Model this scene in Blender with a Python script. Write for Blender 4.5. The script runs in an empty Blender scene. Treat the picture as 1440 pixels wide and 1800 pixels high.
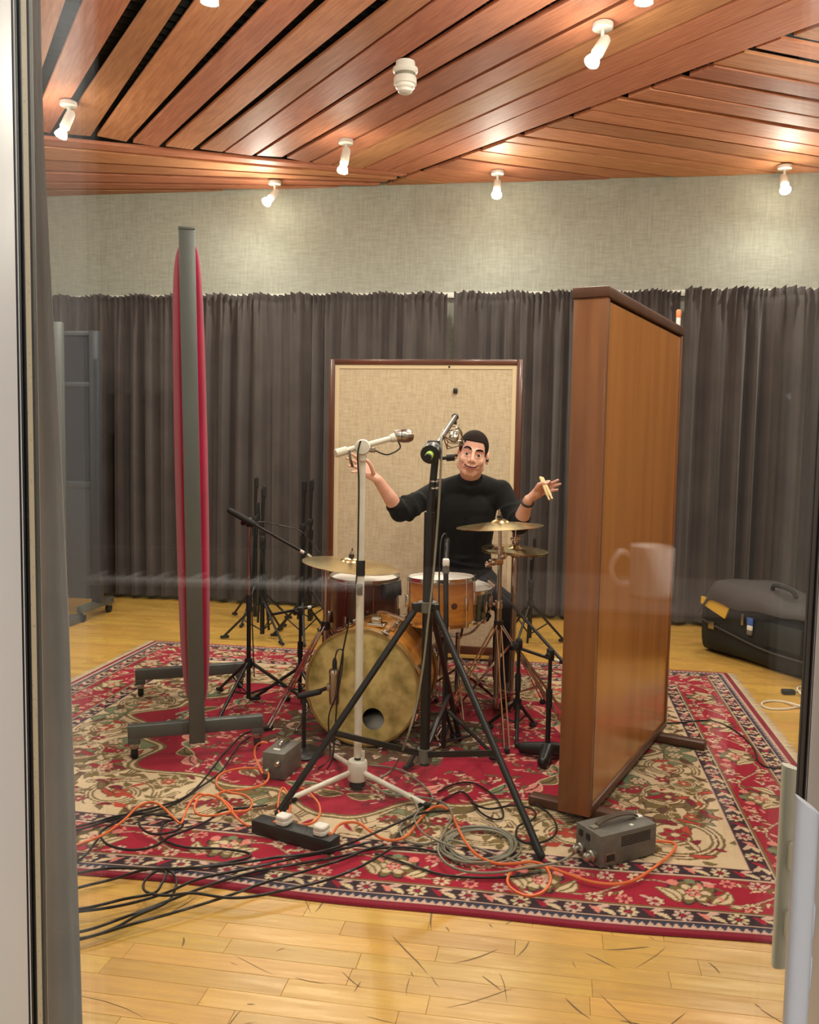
import bpy, bmesh, math, random
import numpy as np
from mathutils import Vector, Matrix

random.seed(7)
RNG = np.random.default_rng(7)
SC = bpy.context.scene
COL = SC.collection

# ---------------------------------------------------------------- camera
F, H, Y0, ROLL = 1550.0, 1.36, 775.0, 0.018          # pixels on a 1440x1800 frame, camera height in metres
PITCH = math.atan((900 - Y0) / F)
CD = Vector((0, math.cos(PITCH), -math.sin(PITCH)))
_r0 = Vector((1, 0, 0)); _u0 = _r0.cross(CD)
CR = _r0 * math.cos(ROLL) + _u0 * math.sin(ROLL)
CU = -_r0 * math.sin(ROLL) + _u0 * math.cos(ROLL)
CAM = Vector((0, 0, H))
cam_data = bpy.data.cameras.new('camera')
cam = bpy.data.objects.new('camera', cam_data); COL.objects.link(cam)
cam_data.sensor_fit = 'VERTICAL'; cam_data.sensor_height = 36.0
cam_data.lens = F / 1800 * 36.0
cam_data.clip_start = 0.01; cam_data.clip_end = 60
cam.matrix_world = Matrix(((CR.x, CU.x, -CD.x, CAM.x), (CR.y, CU.y, -CD.y, CAM.y), (CR.z, CU.z, -CD.z, CAM.z), (0, 0, 0, 1)))
SC.camera = cam

# ---------------------------------------------------------------- world, exposure
W = bpy.data.worlds.new('world'); SC.world = W; W.use_nodes = True
W.node_tree.nodes['Background'].inputs[0].default_value = (0.9, 0.95, 1.0, 1)
W.node_tree.nodes['Background'].inputs[1].default_value = 0.05
SC.view_settings.view_transform = 'Standard'; SC.view_settings.look = 'None'
SC.view_settings.exposure = 0.0; SC.view_settings.gamma = 1.0
SC.view_settings.use_curve_mapping = False
SC.cycles.max_bounces = 10; SC.cycles.transparent_max_bounces = 24
SC.cycles.sample_clamp_indirect = 6.0
BULB = 1750.0           # emission of the studio bulbs

# ---------------------------------------------------------------- pixel to place
def ray(x, y): return CD + CR * ((x - 720) / F) - CU * ((y - 900) / F)
def G(x, y, z=0.0):
    """where the pixel's ray meets the horizontal plane at height z"""
    v = ray(x, y); return CAM + v * ((z - H) / v.z)
def P(x, y, Y):
    """where the pixel's ray is Y metres into the room"""
    v = ray(x, y); return CAM + v * (Y / v.y)
def pix(p):
    q = Vector(p) - CAM; w = q.dot(CD)
    return (720 + F * q.dot(CR) / w, 900 - F * q.dot(CU) / w) if w > 0.01 else (-9e9, -9e9)
# room axes: the walls, rug and floorboards are turned 9.4 degrees against the camera
RA = math.atan(0.165)
E1 = Vector((math.cos(RA), -math.sin(RA), 0)); EN = Vector((math.sin(RA), math.cos(RA), 0))
def RM(a, b, z=0.0): return E1 * a + EN * b + Vector((0, 0, z))
def toroom(p): p = Vector(p); return p.dot(E1), p.dot(EN)
BACK_B = 7.03 * math.cos(RA); GLASS_B = 0.85 * math.cos(RA)
LEFT_A, RIGHT_A = -4.9, 3.4
CEIL = 3.34

# ---------------------------------------------------------------- materials
MATS = {}
def _new(name):
    m = bpy.data.materials.new(name); m.use_nodes = True
    return m, m.node_tree, m.node_tree.nodes['Principled BSDF']
def mat(name, col, rough=0.5, metal=0.0, col2=None, scale=20.0, stretch=None, bump=0.0, bscale=None, detail=4.0, vary=0.0,
        spec=None, coat=0.0, sheen=0.0, lo=0.35, hi=0.65, coords='Object', rough2=None):
    """Principled material; colour blends to col2 over a noise, vary shifts brightness per object and per piece"""
    m, nt, bs = _new(name); N, L = nt.nodes, nt.links
    bs.inputs['Roughness'].default_value = rough; bs.inputs['Metallic'].default_value = metal
    if spec is not None: bs.inputs['Specular IOR Level'].default_value = spec
    if coat: bs.inputs['Coat Weight'].default_value = coat; bs.inputs['Coat Roughness'].default_value = 0.12
    if sheen: bs.inputs['Sheen Weight'].default_value = sheen; bs.inputs['Sheen Roughness'].default_value = 0.5
    tc = N.new('ShaderNodeTexCoord'); mp = N.new('ShaderNodeMapping'); L.new(tc.outputs[coords], mp.inputs[0])
    if stretch: mp.inputs['Scale'].default_value = stretch
    vec = mp.outputs[0]
    if vary:
        oi = N.new('ShaderNodeObjectInfo'); ge = N.new('ShaderNodeNewGeometry'); ad = N.new('ShaderNodeMath'); ad.operation = 'ADD'
        L.new(oi.outputs['Random'], ad.inputs[0]); L.new(ge.outputs['Random Per Island'], ad.inputs[1])
        fr = N.new('ShaderNodeMath'); fr.operation = 'FRACT'; L.new(ad.outputs[0], fr.inputs[0])
        off = N.new('ShaderNodeVectorMath'); off.operation = 'SCALE'; off.inputs[0].default_value = (37, 17, 7)
        L.new(fr.outputs[0], off.inputs['Scale'])
        va = N.new('ShaderNodeVectorMath'); va.operation = 'ADD'; L.new(vec, va.inputs[0]); L.new(off.outputs[0], va.inputs[1]); vec = va.outputs[0]
    out = None
    if col2 is not None:
        no = N.new('ShaderNodeTexNoise'); no.inputs['Scale'].default_value = scale; no.inputs['Detail'].default_value = detail
        L.new(vec, no.inputs['Vector'])
        rp = N.new('ShaderNodeValToRGB'); rp.color_ramp.elements[0].position = lo; rp.color_ramp.elements[1].position = hi
        rp.color_ramp.elements[0].color = (*col, 1); rp.color_ramp.elements[1].color = (*col2, 1)
        L.new(no.outputs['Fac'], rp.inputs[0]); out = rp.outputs[0]
        if rough2 is not None:
            mr = N.new('ShaderNodeMapRange'); mr.inputs['To Min'].default_value = rough; mr.inputs['To Max'].default_value = rough2
            mr.inputs['From Min'].default_value = lo; mr.inputs['From Max'].default_value = hi
            L.new(no.outputs['Fac'], mr.inputs['Value']); L.new(mr.outputs[0], bs.inputs['Roughness'])
    if vary:
        hs = N.new('ShaderNodeHueSaturation')
        mr = N.new('ShaderNodeMapRange'); mr.inputs['To Min'].default_value = 1 - vary; mr.inputs['To Max'].default_value = 1 + vary
        L.new(fr.outputs[0], mr.inputs['Value']); L.new(mr.outputs[0], hs.inputs['Value'])
        m2 = N.new('ShaderNodeMath'); m2.operation = 'MULTIPLY_ADD'; m2.inputs[1].default_value = 7.13; m2.inputs[2].default_value = 0.0; L.new(fr.outputs[0], m2.inputs[0])
        f2 = N.new('ShaderNodeMath'); f2.operation = 'FRACT'; L.new(m2.outputs[0], f2.inputs[0])
        mh = N.new('ShaderNodeMapRange'); mh.inputs['To Min'].default_value = 0.5 - vary * 0.05; mh.inputs['To Max'].default_value = 0.5 + vary * 0.05
        L.new(f2.outputs[0], mh.inputs['Value']); L.new(mh.outputs[0], hs.inputs['Hue'])
        if out is not None: L.new(out, hs.inputs['Color'])
        else: hs.inputs['Color'].default_value = (*col, 1)
        out = hs.outputs[0]
    if out is not None: L.new(out, bs.inputs['Base Color'])
    else: bs.inputs['Base Color'].default_value = (*col, 1)
    if bump:
        nb = N.new('ShaderNodeTexNoise'); nb.inputs['Scale'].default_value = bscale or scale * 3; nb.inputs['Detail'].default_value = 5
        L.new(vec, nb.inputs['Vector'])
        b = N.new('ShaderNodeBump'); b.inputs['Strength'].default_value = bump; b.inputs['Distance'].default_value = 0.004
        L.new(nb.outputs['Fac'], b.inputs['Height']); L.new(b.outputs[0], bs.inputs['Normal'])
    MATS[name] = m
    return m
def emit(name, col, s):
    m = bpy.data.materials.new(name); m.use_nodes = True; nt = m.node_tree; nt.nodes.clear()
    e = nt.nodes.new('ShaderNodeEmission'); e.inputs[0].default_value = (*col, 1); e.inputs[1].default_value = s
    o = nt.nodes.new('ShaderNodeOutputMaterial'); nt.links.new(e.outputs[0], o.inputs[0]); MATS[name] = m
    return m
def weave(name, c1, c2, n, rough=0.9, bump=0.25, blotch=None):
    """woven fabric: two crossed wave textures with noise"""
    m, nt, bs = _new(name); N, L = nt.nodes, nt.links
    bs.inputs['Roughness'].default_value = rough; bs.inputs['Specular IOR Level'].default_value = 0.15
    tc = N.new('ShaderNodeTexCoord')
    ns = []
    for sc in ((n, n, n * 0.08), (n * 0.12, n * 0.12, n)):
        mp = N.new('ShaderNodeMapping'); mp.inputs['Scale'].default_value = sc; L.new(tc.outputs['Object'], mp.inputs[0])
        no = N.new('ShaderNodeTexNoise'); no.inputs['Scale'].default_value = 1.0; no.inputs['Detail'].default_value = 3; L.new(mp.outputs[0], no.inputs['Vector']); ns.append(no)
    ad = N.new('ShaderNodeMath'); ad.operation = 'ADD'; L.new(ns[0].outputs['Fac'], ad.inputs[0]); L.new(ns[1].outputs['Fac'], ad.inputs[1])
    hf = N.new('ShaderNodeMath'); hf.operation = 'MULTIPLY'; hf.inputs[1].default_value = 0.5; L.new(ad.outputs[0], hf.inputs[0])
    rp = N.new('ShaderNodeValToRGB'); rp.color_ramp.elements[0].position = 0.36; rp.color_ramp.elements[1].position = 0.64
    rp.color_ramp.elements[0].color = (*c1, 1); rp.color_ramp.elements[1].color = (*c2, 1); L.new(hf.outputs[0], rp.inputs[0])
    L.new(rp.outputs[0], bs.inputs['Base Color'])
    b = N.new('ShaderNodeBump'); b.inputs['Strength'].default_value = bump; b.inputs['Distance'].default_value = 0.003
    L.new(hf.outputs[0], b.inputs['Height']); L.new(b.outputs[0], bs.inputs['Normal'])
    MATS[name] = m
    return m

# ---------------------------------------------------------------- mesh builder
def frame_of(d):
    d = Vector(d).normalized()
    a = Vector((0, 0, 1)) if abs(d.z) < 0.9 else Vector((1, 0, 0))
    x = a.cross(d).normalized(); return x, d.cross(x).normalized(), d
class MB:
    def __init__(s): s.v = []; s.f = []
    def add(s, vs, fs):
        n = len(s.v); s.v += [Vector(v) for v in vs]; s.f += [tuple(i + n for i in f) for f in fs]; return s
    def box(s, c, size, ax=None):
        c = Vector(c); X, Y, Z = ax if ax else (Vector((1, 0, 0)), Vector((0, 1, 0)), Vector((0, 0, 1)))
        hx, hy, hz = [k / 2 for k in size]
        vs = [c + X * (sx * hx) + Y * (sy * hy) + Z * (sz * hz) for sz in (-1, 1) for sy in (-1, 1) for sx in (-1, 1)]
        return s.add(vs, [(0, 2, 3, 1), (4, 5, 7, 6), (0, 1, 5, 4), (2, 6, 7, 3), (0, 4, 6, 2), (1, 3, 7, 5)])
    def rbox(s, c, size, r, ax=None, seg=2):
        """box with rounded edges"""
        bm = bmesh.new(); bmesh.ops.create_cube(bm, size=1)
        for v in bm.verts: v.co = Vector((v.co.x * size[0], v.co.y * size[1], v.co.z * size[2]))
        bmesh.ops.bevel(bm, geom=list(bm.edges), offset=r, segments=seg, profile=0.5, affect='EDGES')
        X, Y, Z = ax if ax else (Vector((1, 0, 0)), Vector((0, 1, 0)), Vector((0, 0, 1))); c = Vector(c)
        bm.verts.index_update()
        s.add([c + X * v.co.x + Y * v.co.y + Z * v.co.z for v in bm.verts], [tuple(v.index for v in f.verts) for f in bm.faces]); bm.free()
        return s
    def quadprism(s, pts, z0, z1):
        n = len(pts); vs = [Vector((p[0], p[1], z0)) for p in pts] + [Vector((p[0], p[1], z1)) for p in pts]
        return s.add(vs, [tuple(range(n))[::-1], tuple(range(n, 2 * n))] + [(i, (i + 1) % n, (i + 1) % n + n, i + n) for i in range(n)])
    def cyl(s, p0, p1, r0, r1=None, n=14, caps=True):
        r1 = r0 if r1 is None else r1; p0, p1 = Vector(p0), Vector(p1); X, Y, _ = frame_of(p1 - p0)
        vs = []
        for p, r in ((p0, r0), (p1, r1)):
            vs += [p + (X * math.cos(2 * math.pi * i / n) + Y * math.sin(2 * math.pi * i / n)) * r for i in range(n)]
        fs = [(i, (i + 1) % n, (i + 1) % n + n, i + n) for i in range(n)]
        if caps: fs += [tuple(range(n))[::-1], tuple(range(n, 2 * n))]
        return s.add(vs, fs)
    def lathe(s, o, d, prof, n=24, arc=None):
        """profile (radius, height) turned round axis d from o"""
        o = Vector(o); X, Y, Z = frame_of(d); k = len(prof); base = len(s.v)
        for i in range(n):
            a = 2 * math.pi * i / n; e = X * math.cos(a) + Y * math.sin(a)
            s.v += [o + e * r + Z * h for r, h in prof]
        for i in range(n):
            j = (i + 1) % n
            s.f += [(base + i * k + q, base + j * k + q, base + j * k + q + 1, base + i * k + q + 1) for q in range(k - 1)]
        return s
    def tube(s, pts, r, n=8, closed=False):
        pts = [Vector(p) for p in pts]; m = len(pts); rr = r if isinstance(r, (list, tuple)) else [r] * m
        X = None; base = len(s.v)
        for i in range(m):
            if closed: d = pts[(i + 1) % m] - pts[i - 1]
            else: d = pts[min(i + 1, m - 1)] - pts[max(i - 1, 0)]
            if d.length < 1e-9: d = Vector((0, 0, 1))
            d.normalize()
            if X is None: X, Y, _ = frame_of(d)
            else:
                X = (X - d * X.dot(d)); X = X.normalized() if X.length > 1e-6 else frame_of(d)[0]; Y = d.cross(X)
            s.v += [pts[i] + (X * math.cos(2 * math.pi * k / n) + Y * math.sin(2 * math.pi * k / n)) * rr[i] for k in range(n)]
        for i in range(m if closed else m - 1):
            j = (i + 1) % m
            s.f += [(base + i * n + k, base + i * n + (k + 1) % n, base + j * n + (k + 1) % n, base + j * n + k) for k in range(n)]
        if not closed: s.f += [tuple(base + k for k in range(n))[::-1], tuple(base + (m - 1) * n + k for k in range(n))]
        return s
    def ball(s, c, r, n=12, sq=(1, 1, 1), ax=None):
        c = Vector(c); X, Y, Z = ax if ax else (Vector((1, 0, 0)), Vector((0, 1, 0)), Vector((0, 0, 1)))
        m = max(n // 2, 4); base = len(s.v)
        s.v.append(c + Z * r * sq[2])
        for i in range(1, m):
            t = math.pi * i / m
            for k in range(n):
                a = 2 * math.pi * k / n
                s.v.append(c + X * (r * sq[0] * math.sin(t) * math.cos(a)) + Y * (r * sq[1] * math.sin(t) * math.sin(a)) + Z * (r * sq[2] * math.cos(t)))
        s.v.append(c - Z * r * sq[2]); e = len(s.v) - 1
        for k in range(n):
            s.f.append((base, base + 1 + k, base + 1 + (k + 1) % n)); q = base + 1 + (m - 2) * n
            s.f.append((e, q + (k + 1) % n, q + k))
        for i in range(m - 2):
            for k in range(n):
                a = base + 1 + i * n + k; b = base + 1 + i * n + (k + 1) % n
                s.f.append((a, a + n, b + n, b))
        return s
    def caps(s, p0, p1, r0, r1, n=14):
        """closed tapered capsule"""
        p0, p1 = Vector(p0), Vector(p1); s.cyl(p0, p1, r0, r1, n); s.ball(p0, r0, n); return s.ball(p1, r1, n)
    def build(s, name, m, parent=None, smooth=40, at=None, fix=True):
        o0 = origin_of(parent) if parent is not None else (Vector(at) if at is not None else Vector((0, 0, 0)))
        me = bpy.data.meshes.new(name); me.from_pydata([tuple(v - o0) for v in s.v], [], s.f); me.update()
        if fix:
            bm = bmesh.new(); bm.from_mesh(me); bmesh.ops.recalc_face_normals(bm, faces=bm.faces); bm.to_mesh(me); bm.free()
        if smooth:
            me.polygons.foreach_set('use_smooth', [True] * len(me.polygons)); me.set_sharp_from_angle(angle=math.radians(smooth))
        o = bpy.data.objects.new(name, me); COL.objects.link(o)
        if m is not None: me.materials.append(MATS[m] if isinstance(m, str) else m)
        if parent is not None: o.parent = parent
        else: o.location = o0
        ORIG[o.name] = o0
        return o
ORIG = {}
def origin_of(o): return ORIG[o.name]
def thing(name, label, cat, at, group=None):
    o = bpy.data.objects.new(name, None); COL.objects.link(o); o.location = at; o.empty_display_size = 0.05
    ORIG[o.name] = Vector(at); return tag(o, label, cat, group)
def tag(o, label=None, cat=None, group=None, kind=None):
    if label: o['label'] = label
    if cat: o['category'] = cat
    if group: o['group'] = group
    if kind: o['kind'] = kind
    return o
def struct(o, label=None):
    o['kind'] = 'structure'
    if label: o['label'] = label
    return o
def spline(pts, n=8, closed=False):
    """Catmull-Rom through the points"""
    p = [Vector(q) for q in pts]; out = []; m = len(p)
    for i in range(m if closed else m - 1):
        if closed: a, b, c, d = p[i - 1], p[i], p[(i + 1) % m], p[(i + 2) % m]
        else: a, b, c, d = p[max(i - 1, 0)], p[i], p[i + 1], p[min(i + 2, m - 1)]
        for k in range(n):
            t = k / n
            out.append(0.5 * ((2 * b) + (c - a) * t + (2 * a - 5 * b + 4 * c - d) * t * t + (3 * b - a - 3 * c + d) * t ** 3))
    if not closed: out.append(p[-1])
    return out
def grid_mesh(name, V, nu, nv, m, parent=None, smooth=True, at=(0, 0, 0), flip=False):
    """V: (nu*nv,3) array, row-major over nu rows"""
    o0 = origin_of(parent) if parent is not None else Vector(at)
    V = V - np.array(o0)
    i, j = np.meshgrid(np.arange(nu - 1), np.arange(nv - 1), indexing='ij'); a = (i * nv + j).ravel()
    q = np.stack([a, a + 1, a + nv + 1, a + nv], 1)
    if flip: q = q[:, ::-1]
    me = bpy.data.meshes.new(name); me.vertices.add(len(V)); me.vertices.foreach_set('co', V.astype(np.float32).ravel())
    me.loops.add(q.size); me.loops.foreach_set('vertex_index', q.ravel().astype(np.int32))
    me.polygons.add(len(q)); me.polygons.foreach_set('loop_start', (np.arange(len(q)) * 4).astype(np.int32))
    me.update(calc_edges=True); me.validate()
    if smooth: me.polygons.foreach_set('use_smooth', np.ones(len(q), dtype=bool))
    o = bpy.data.objects.new(name, me); COL.objects.link(o); me.materials.append(MATS[m])
    if parent is not None: o.parent = parent
    else: o.location = o0
    ORIG[o.name] = o0
    return o

# ---------------------------------------------------------------- palette
mat('oak_floor', (0.62, 0.37, 0.085), 0.25, col2=(0.48, 0.265, 0.055), scale=5, stretch=(1.2, 14, 1), vary=0.11, bump=0.05, bscale=60, lo=0.3, hi=0.75, rough2=0.40)
mat('subfloor', (0.12, 0.07, 0.03), 0.8)
mat('ceiling_board', (0.70, 0.31, 0.165), 0.62, col2=(0.50, 0.20, 0.108), scale=6, stretch=(1, 11, 1), vary=0.22, bump=0.08, bscale=40, lo=0.3, hi=0.7, spec=0.25)
mat('ceiling_void', (0.010, 0.012, 0.013), 0.9)
mat('ceiling_batten', (0.012, 0.014, 0.014), 0.8)
mat('mineral_wool', (0.55, 0.57, 0.52), 0.95, col2=(0.42, 0.44, 0.40), scale=30)
weave('wall_cloth', (0.335, 0.345, 0.295), (0.44, 0.45, 0.39), 90, bump=.35)
weave('panel_cloth', (0.50, 0.40, 0.26), (0.66, 0.55, 0.38), 160, bump=0.15)
mat('plaster_white', (0.75, 0.75, 0.74), 0.7)
mat('control_wall', (0.022, 0.021, 0.024), 0.85, spec=0.1)
mat('curtain_dark', (0.100, 0.086, 0.083), 0.9, col2=(0.080, 0.068, 0.067), scale=4, sheen=0.25, bump=0.1, bscale=300, spec=0.1)
mat('curtain_taupe', (0.42, 0.37, 0.33), 0.9, col2=(0.34, 0.295, 0.26), scale=8, sheen=0.2, bump=0.1, bscale=300, spec=0.1)
mat('upvc', (0.80, 0.80, 0.81), 0.35)
mat('cream_plastic', (0.76, 0.77, 0.66), 0.4)
mat('gasket', (0.008, 0.008, 0.009), 0.5)
mat('spacer', (0.55, 0.47, 0.33), 0.5, col2=(0.35, 0.29, 0.2), scale=240, lo=0.6, hi=0.7)
mat('white_plastic', (0.78, 0.76, 0.70), 0.35)
mat('lamp_white', (0.80, 0.78, 0.72), 0.3)
mat('black_metal', (0.012, 0.012, 0.012), 0.38, spec=0.5)
mat('black_plastic', (0.014, 0.014, 0.014), 0.5)
mat('black_rubber', (0.012, 0.012, 0.012), 0.75)
mat('chrome', (0.72, 0.70, 0.66), 0.12, metal=1.0)
mat('worn_steel', (0.42, 0.38, 0.33), 0.28, metal=1.0)
mat('mic_nickel', (0.50, 0.46, 0.40), 0.35, metal=1.0)
mat('bronze', (0.70, 0.56, 0.30), 0.26, metal=1.0, col2=(0.55, 0.43, 0.21), scale=14)
mat('mahogany', (0.14, 0.042, 0.018), 0.32, col2=(0.085, 0.024, 0.011), scale=5, stretch=(1, 1, 0.1), coat=0.3)
mat('dark_trim', (0.11, 0.045, 0.024), 0.4, col2=(0.075, 0.028, 0.015), scale=6, stretch=(1, 1, 0.15))
mat('veneer', (0.47, 0.19, 0.045), 0.26, col2=(0.39, 0.15, 0.034), scale=3, stretch=(3, 3, 0.3), coat=0.35, detail=2)
mat('veneer_edge', (0.27, 0.105, 0.036), 0.34, col2=(0.18, 0.065, 0.024), scale=7, stretch=(3, 3, 0.2), coat=0.2)
mat('amber_lacquer', (0.58, 0.25, 0.045), 0.2, col2=(0.46, 0.18, 0.03), scale=9, stretch=(1, 1, 5), coat=0.5)
mat('drum_white', (0.80, 0.77, 0.70), 0.5)
mat('hoop_wood', (0.33, 0.20, 0.06), 0.4, col2=(0.24, 0.14, 0.04), scale=8)
mat('drum_calf', (0.64, 0.50, 0.19), 0.5, col2=(0.27, 0.21, 0.05), scale=13, detail=9, lo=0.40, hi=0.66)
mat('green_lacquer', (0.006, 0.05, 0.032), 0.2, coat=0.5)
mat('steel_grey', (0.105, 0.113, 0.105), 0.42, metal=0.2)
mat('red_velvet', (0.30, 0.007, 0.040), 0.9, sheen=0.12, spec=0.15, col2=(0.24, 0.006, 0.030), scale=6, bump=0.15, bscale=200)
mat('slate_paint', (0.042, 0.044, 0.055), 0.45)
mat('screen_glass', (0.022, 0.020, 0.032), 0.1)
mat('grey_enamel', (0.15, 0.14, 0.12), 0.5, col2=(0.12, 0.11, 0.095), scale=40)
mat('orange_cable', (0.78, 0.18, 0.055), 0.42)
mat('black_cable', (0.016, 0.014, 0.014), 0.42)
mat('grey_cable', (0.24, 0.225, 0.17), 0.45)
mat('white_cable', (0.78, 0.73, 0.62), 0.45)
mat('white_enamel', (0.74, 0.70, 0.60), 0.35, col2=(0.62, 0.57, 0.46), scale=14, lo=0.45, hi=0.8)
mat('skin', (0.72, 0.42, 0.32), 0.48, col2=(0.66, 0.35, 0.26), scale=22, spec=0.35)
mat('hair', (0.014, 0.007, 0.005), 0.75, bump=0.8, bscale=400, spec=0.15)
mat('sweater', (0.0085, 0.0095, 0.0095), 0.85, sheen=0.05, bump=0.25, bscale=240, spec=0.2)
mat('trousers', (0.012, 0.013, 0.018), 0.85, bump=0.2, bscale=200)
mat('bag_black', (0.011, 0.013, 0.011), 0.75, bump=0.2, bscale=240)
mat('bag_grey', (0.060, 0.052, 0.049), 0.8, bump=0.2, bscale=240)
mat('yellow_cloth', (0.68, 0.42, 0.02), 0.7)
mat('green_tape', (0.42, 0.62, 0.10), 0.5)
mat('void_black', (0.003, 0.003, 0.003), 0.95, spec=0.05)  # near-black, painted in for the shade inside the bass drum
mat('felt', (0.03, 0.028, 0.028), 0.9)
# ================================================================ SETTING
def RB(x, y, b):
    """where the pixel's ray meets the vertical plane b metres into the room along its own axis"""
    v = ray(x, y); return CAM + v * ((b - CAM.dot(EN)) / v.dot(EN))
RAX = (E1, EN, Vector((0, 0, 1)))
def rbx(mb, a0, a1, b0, b1, z0, z1):
    return mb.box(RM((a0 + a1) / 2, (b0 + b1) / 2, (z0 + z1) / 2), (a1 - a0, b1 - b0, z1 - z0), RAX)

# ---- walls
struct(rbx(MB(), LEFT_A - .1, RIGHT_A + .1, BACK_B, BACK_B + .12, 0, 3.6).build('wall_back', 'wall_cloth', smooth=0), 'grey-beige fabric wall above the dark curtains')
struct(rbx(MB(), LEFT_A - .12, LEFT_A, .92, BACK_B, 0, 3.6).build('wall_left', 'wall_cloth', smooth=0))
struct(rbx(MB(), RIGHT_A, RIGHT_A + .12, .92, BACK_B, 0, 3.6).build('wall_right', 'wall_cloth', smooth=0))
# window opening in the wall between control room and studio
AL = toroom(RB(24, 100, .812))[0]; AR = toroom(RB(1437, 1000, .815))[0]
FW = .16
m = MB()
rbx(m, LEFT_A, AL - FW, .74, .92, 0, 3.6); rbx(m, AR + FW, RIGHT_A, .74, .92, 0, 3.6); rbx(m, AL - FW, AR + FW, .74, .92, 2.45, 3.6)
struct(m.build('wall_front', 'plaster_white', smooth=0))
# control room behind the camera
m = MB()
rbx(m, -2.6, -2.5, -2.6, .74, 0, 2.7); rbx(m, 2.5, 2.6, -2.6, .74, 0, 2.7); rbx(m, -2.6, 2.6, -2.7, -2.6, 0, 2.7)
rbx(m, -2.6, 2.6, -2.6, .74, 2.7, 2.8)
struct(m.build('wall_control', 'control_wall', smooth=0))
struct(rbx(MB(), -2.6, 2.6, -2.6, .74, -.05, 0).build('floor_control', 'control_wall', smooth=0))

# ---- window_1: double-glazed white door leaf with two pull handles
win = bpy.data.objects.new('window_1', None); COL.objects.link(win); ORIG['window_1'] = Vector((0, 0, 0)); struct(win, 'white double-glazed window between control room and studio')
def glass_mat():
    m = bpy.data.materials.new('window_glass'); m.use_nodes = True; nt = m.node_tree; N, L = nt.nodes, nt.links; N.clear()
    ge = N.new('ShaderNodeNewGeometry'); dt = N.new('ShaderNodeVectorMath'); dt.operation = 'DOT_PRODUCT'
    L.new(ge.outputs['Incoming'], dt.inputs[0]); L.new(ge.outputs['Normal'], dt.inputs[1])
    ab = N.new('ShaderNodeMath'); ab.operation = 'ABSOLUTE'; L.new(dt.outputs['Value'], ab.inputs[0])
    iv = N.new('ShaderNodeMath'); iv.operation = 'SUBTRACT'; iv.inputs[0].default_value = 1; L.new(ab.outputs[0], iv.inputs[1])
    pw = N.new('ShaderNodeMath'); pw.operation = 'POWER'; pw.inputs[1].default_value = 5; L.new(iv.outputs[0], pw.inputs[0])
    ma = N.new('ShaderNodeMath'); ma.operation = 'MULTIPLY_ADD'; ma.inputs[1].default_value = .95; ma.inputs[2].default_value = .042; L.new(pw.outputs[0], ma.inputs[0])
    tr = N.new('ShaderNodeBsdfTransparent'); tr.inputs[0].default_value = (.985, .995, .985, 1)
    gl = N.new('ShaderNodeBsdfGlossy'); gl.inputs['Roughness'].default_value = 0.0
    mx = N.new('ShaderNodeMixShader'); L.new(ma.outputs[0], mx.inputs[0]); L.new(tr.outputs[0], mx.inputs[1]); L.new(gl.outputs[0], mx.inputs[2])
    o = N.new('ShaderNodeOutputMaterial'); L.new(mx.outputs[0], o.inputs[0]); MATS['window_glass'] = m
glass_mat()
Z0, Z1 = .16, 2.28
for b0 in (.8190, .8345): rbx(MB(), AL - .01, AR + .01, b0, b0 + .004, Z0 - .01, Z1 + .01).build('pane', 'window_glass', win, smooth=0)
for nm, a0, a1 in (('stile', AL - FW, AL), ('stile', AR, AR + FW)):
    m = MB(); w = a1 - a0
    m.rbox(RM((a0 + a1) / 2, .756, 1.22), (w, .112, 2.44), .004, RAX); s_ = -1 if a0 < 0 else 1; e_ = .035
    rbx(m, a0 if s_ < 0 else a0 + e_, a1 - e_ if s_ < 0 else a1, .8121, .90, 0, 2.44)
    m.build(nm, 'upvc', win)
for z0, z1 in ((0, Z0), (Z1, 2.44)):
    rbx(MB(), AL, AR, .70, .90, z0, z1).build('rail', 'upvc', win, smooth=0)
for s, a in ((1, AL), (-1, AR)):
    e = .006 if s > 0 else .002
    for b0, b1, mt, nm, k in ((.8122, .8140, 'gasket', 'gasket', -.001), (.8140, .8158, 'upvc', 'glazing_bead', -.0008), (.8158, .8188, 'gasket', 'gasket', -.0005)):
        rbx(MB(), min(a + s * k, a - s * .03), max(a + s * k, a - s * .03), b0, b1, Z0, Z1).build(nm, mt, win, smooth=0)
    if s > 0:
        rbx(MB(), a - .03, a, .8232, .8252, Z0, Z1).build('gasket', 'gasket', win, smooth=0)
        rbx(MB(), a - .03, a, .8252, .8343, Z0, Z1).build('spacer_bar', 'spacer', win, smooth=0)
        rbx(MB(), a - .034, a, .8386, .8440, Z0, Z1).build('gasket', 'gasket', win, smooth=0)
    else:
        rbx(MB(), a, a + .03, .8232, .8343, Z0, Z1).build('spacer_bar', 'gasket', win, smooth=0)
        rbx(MB(), a, a + .034, .8386, .8440, Z0, Z1).build('gasket', 'gasket', win, smooth=0)
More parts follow.
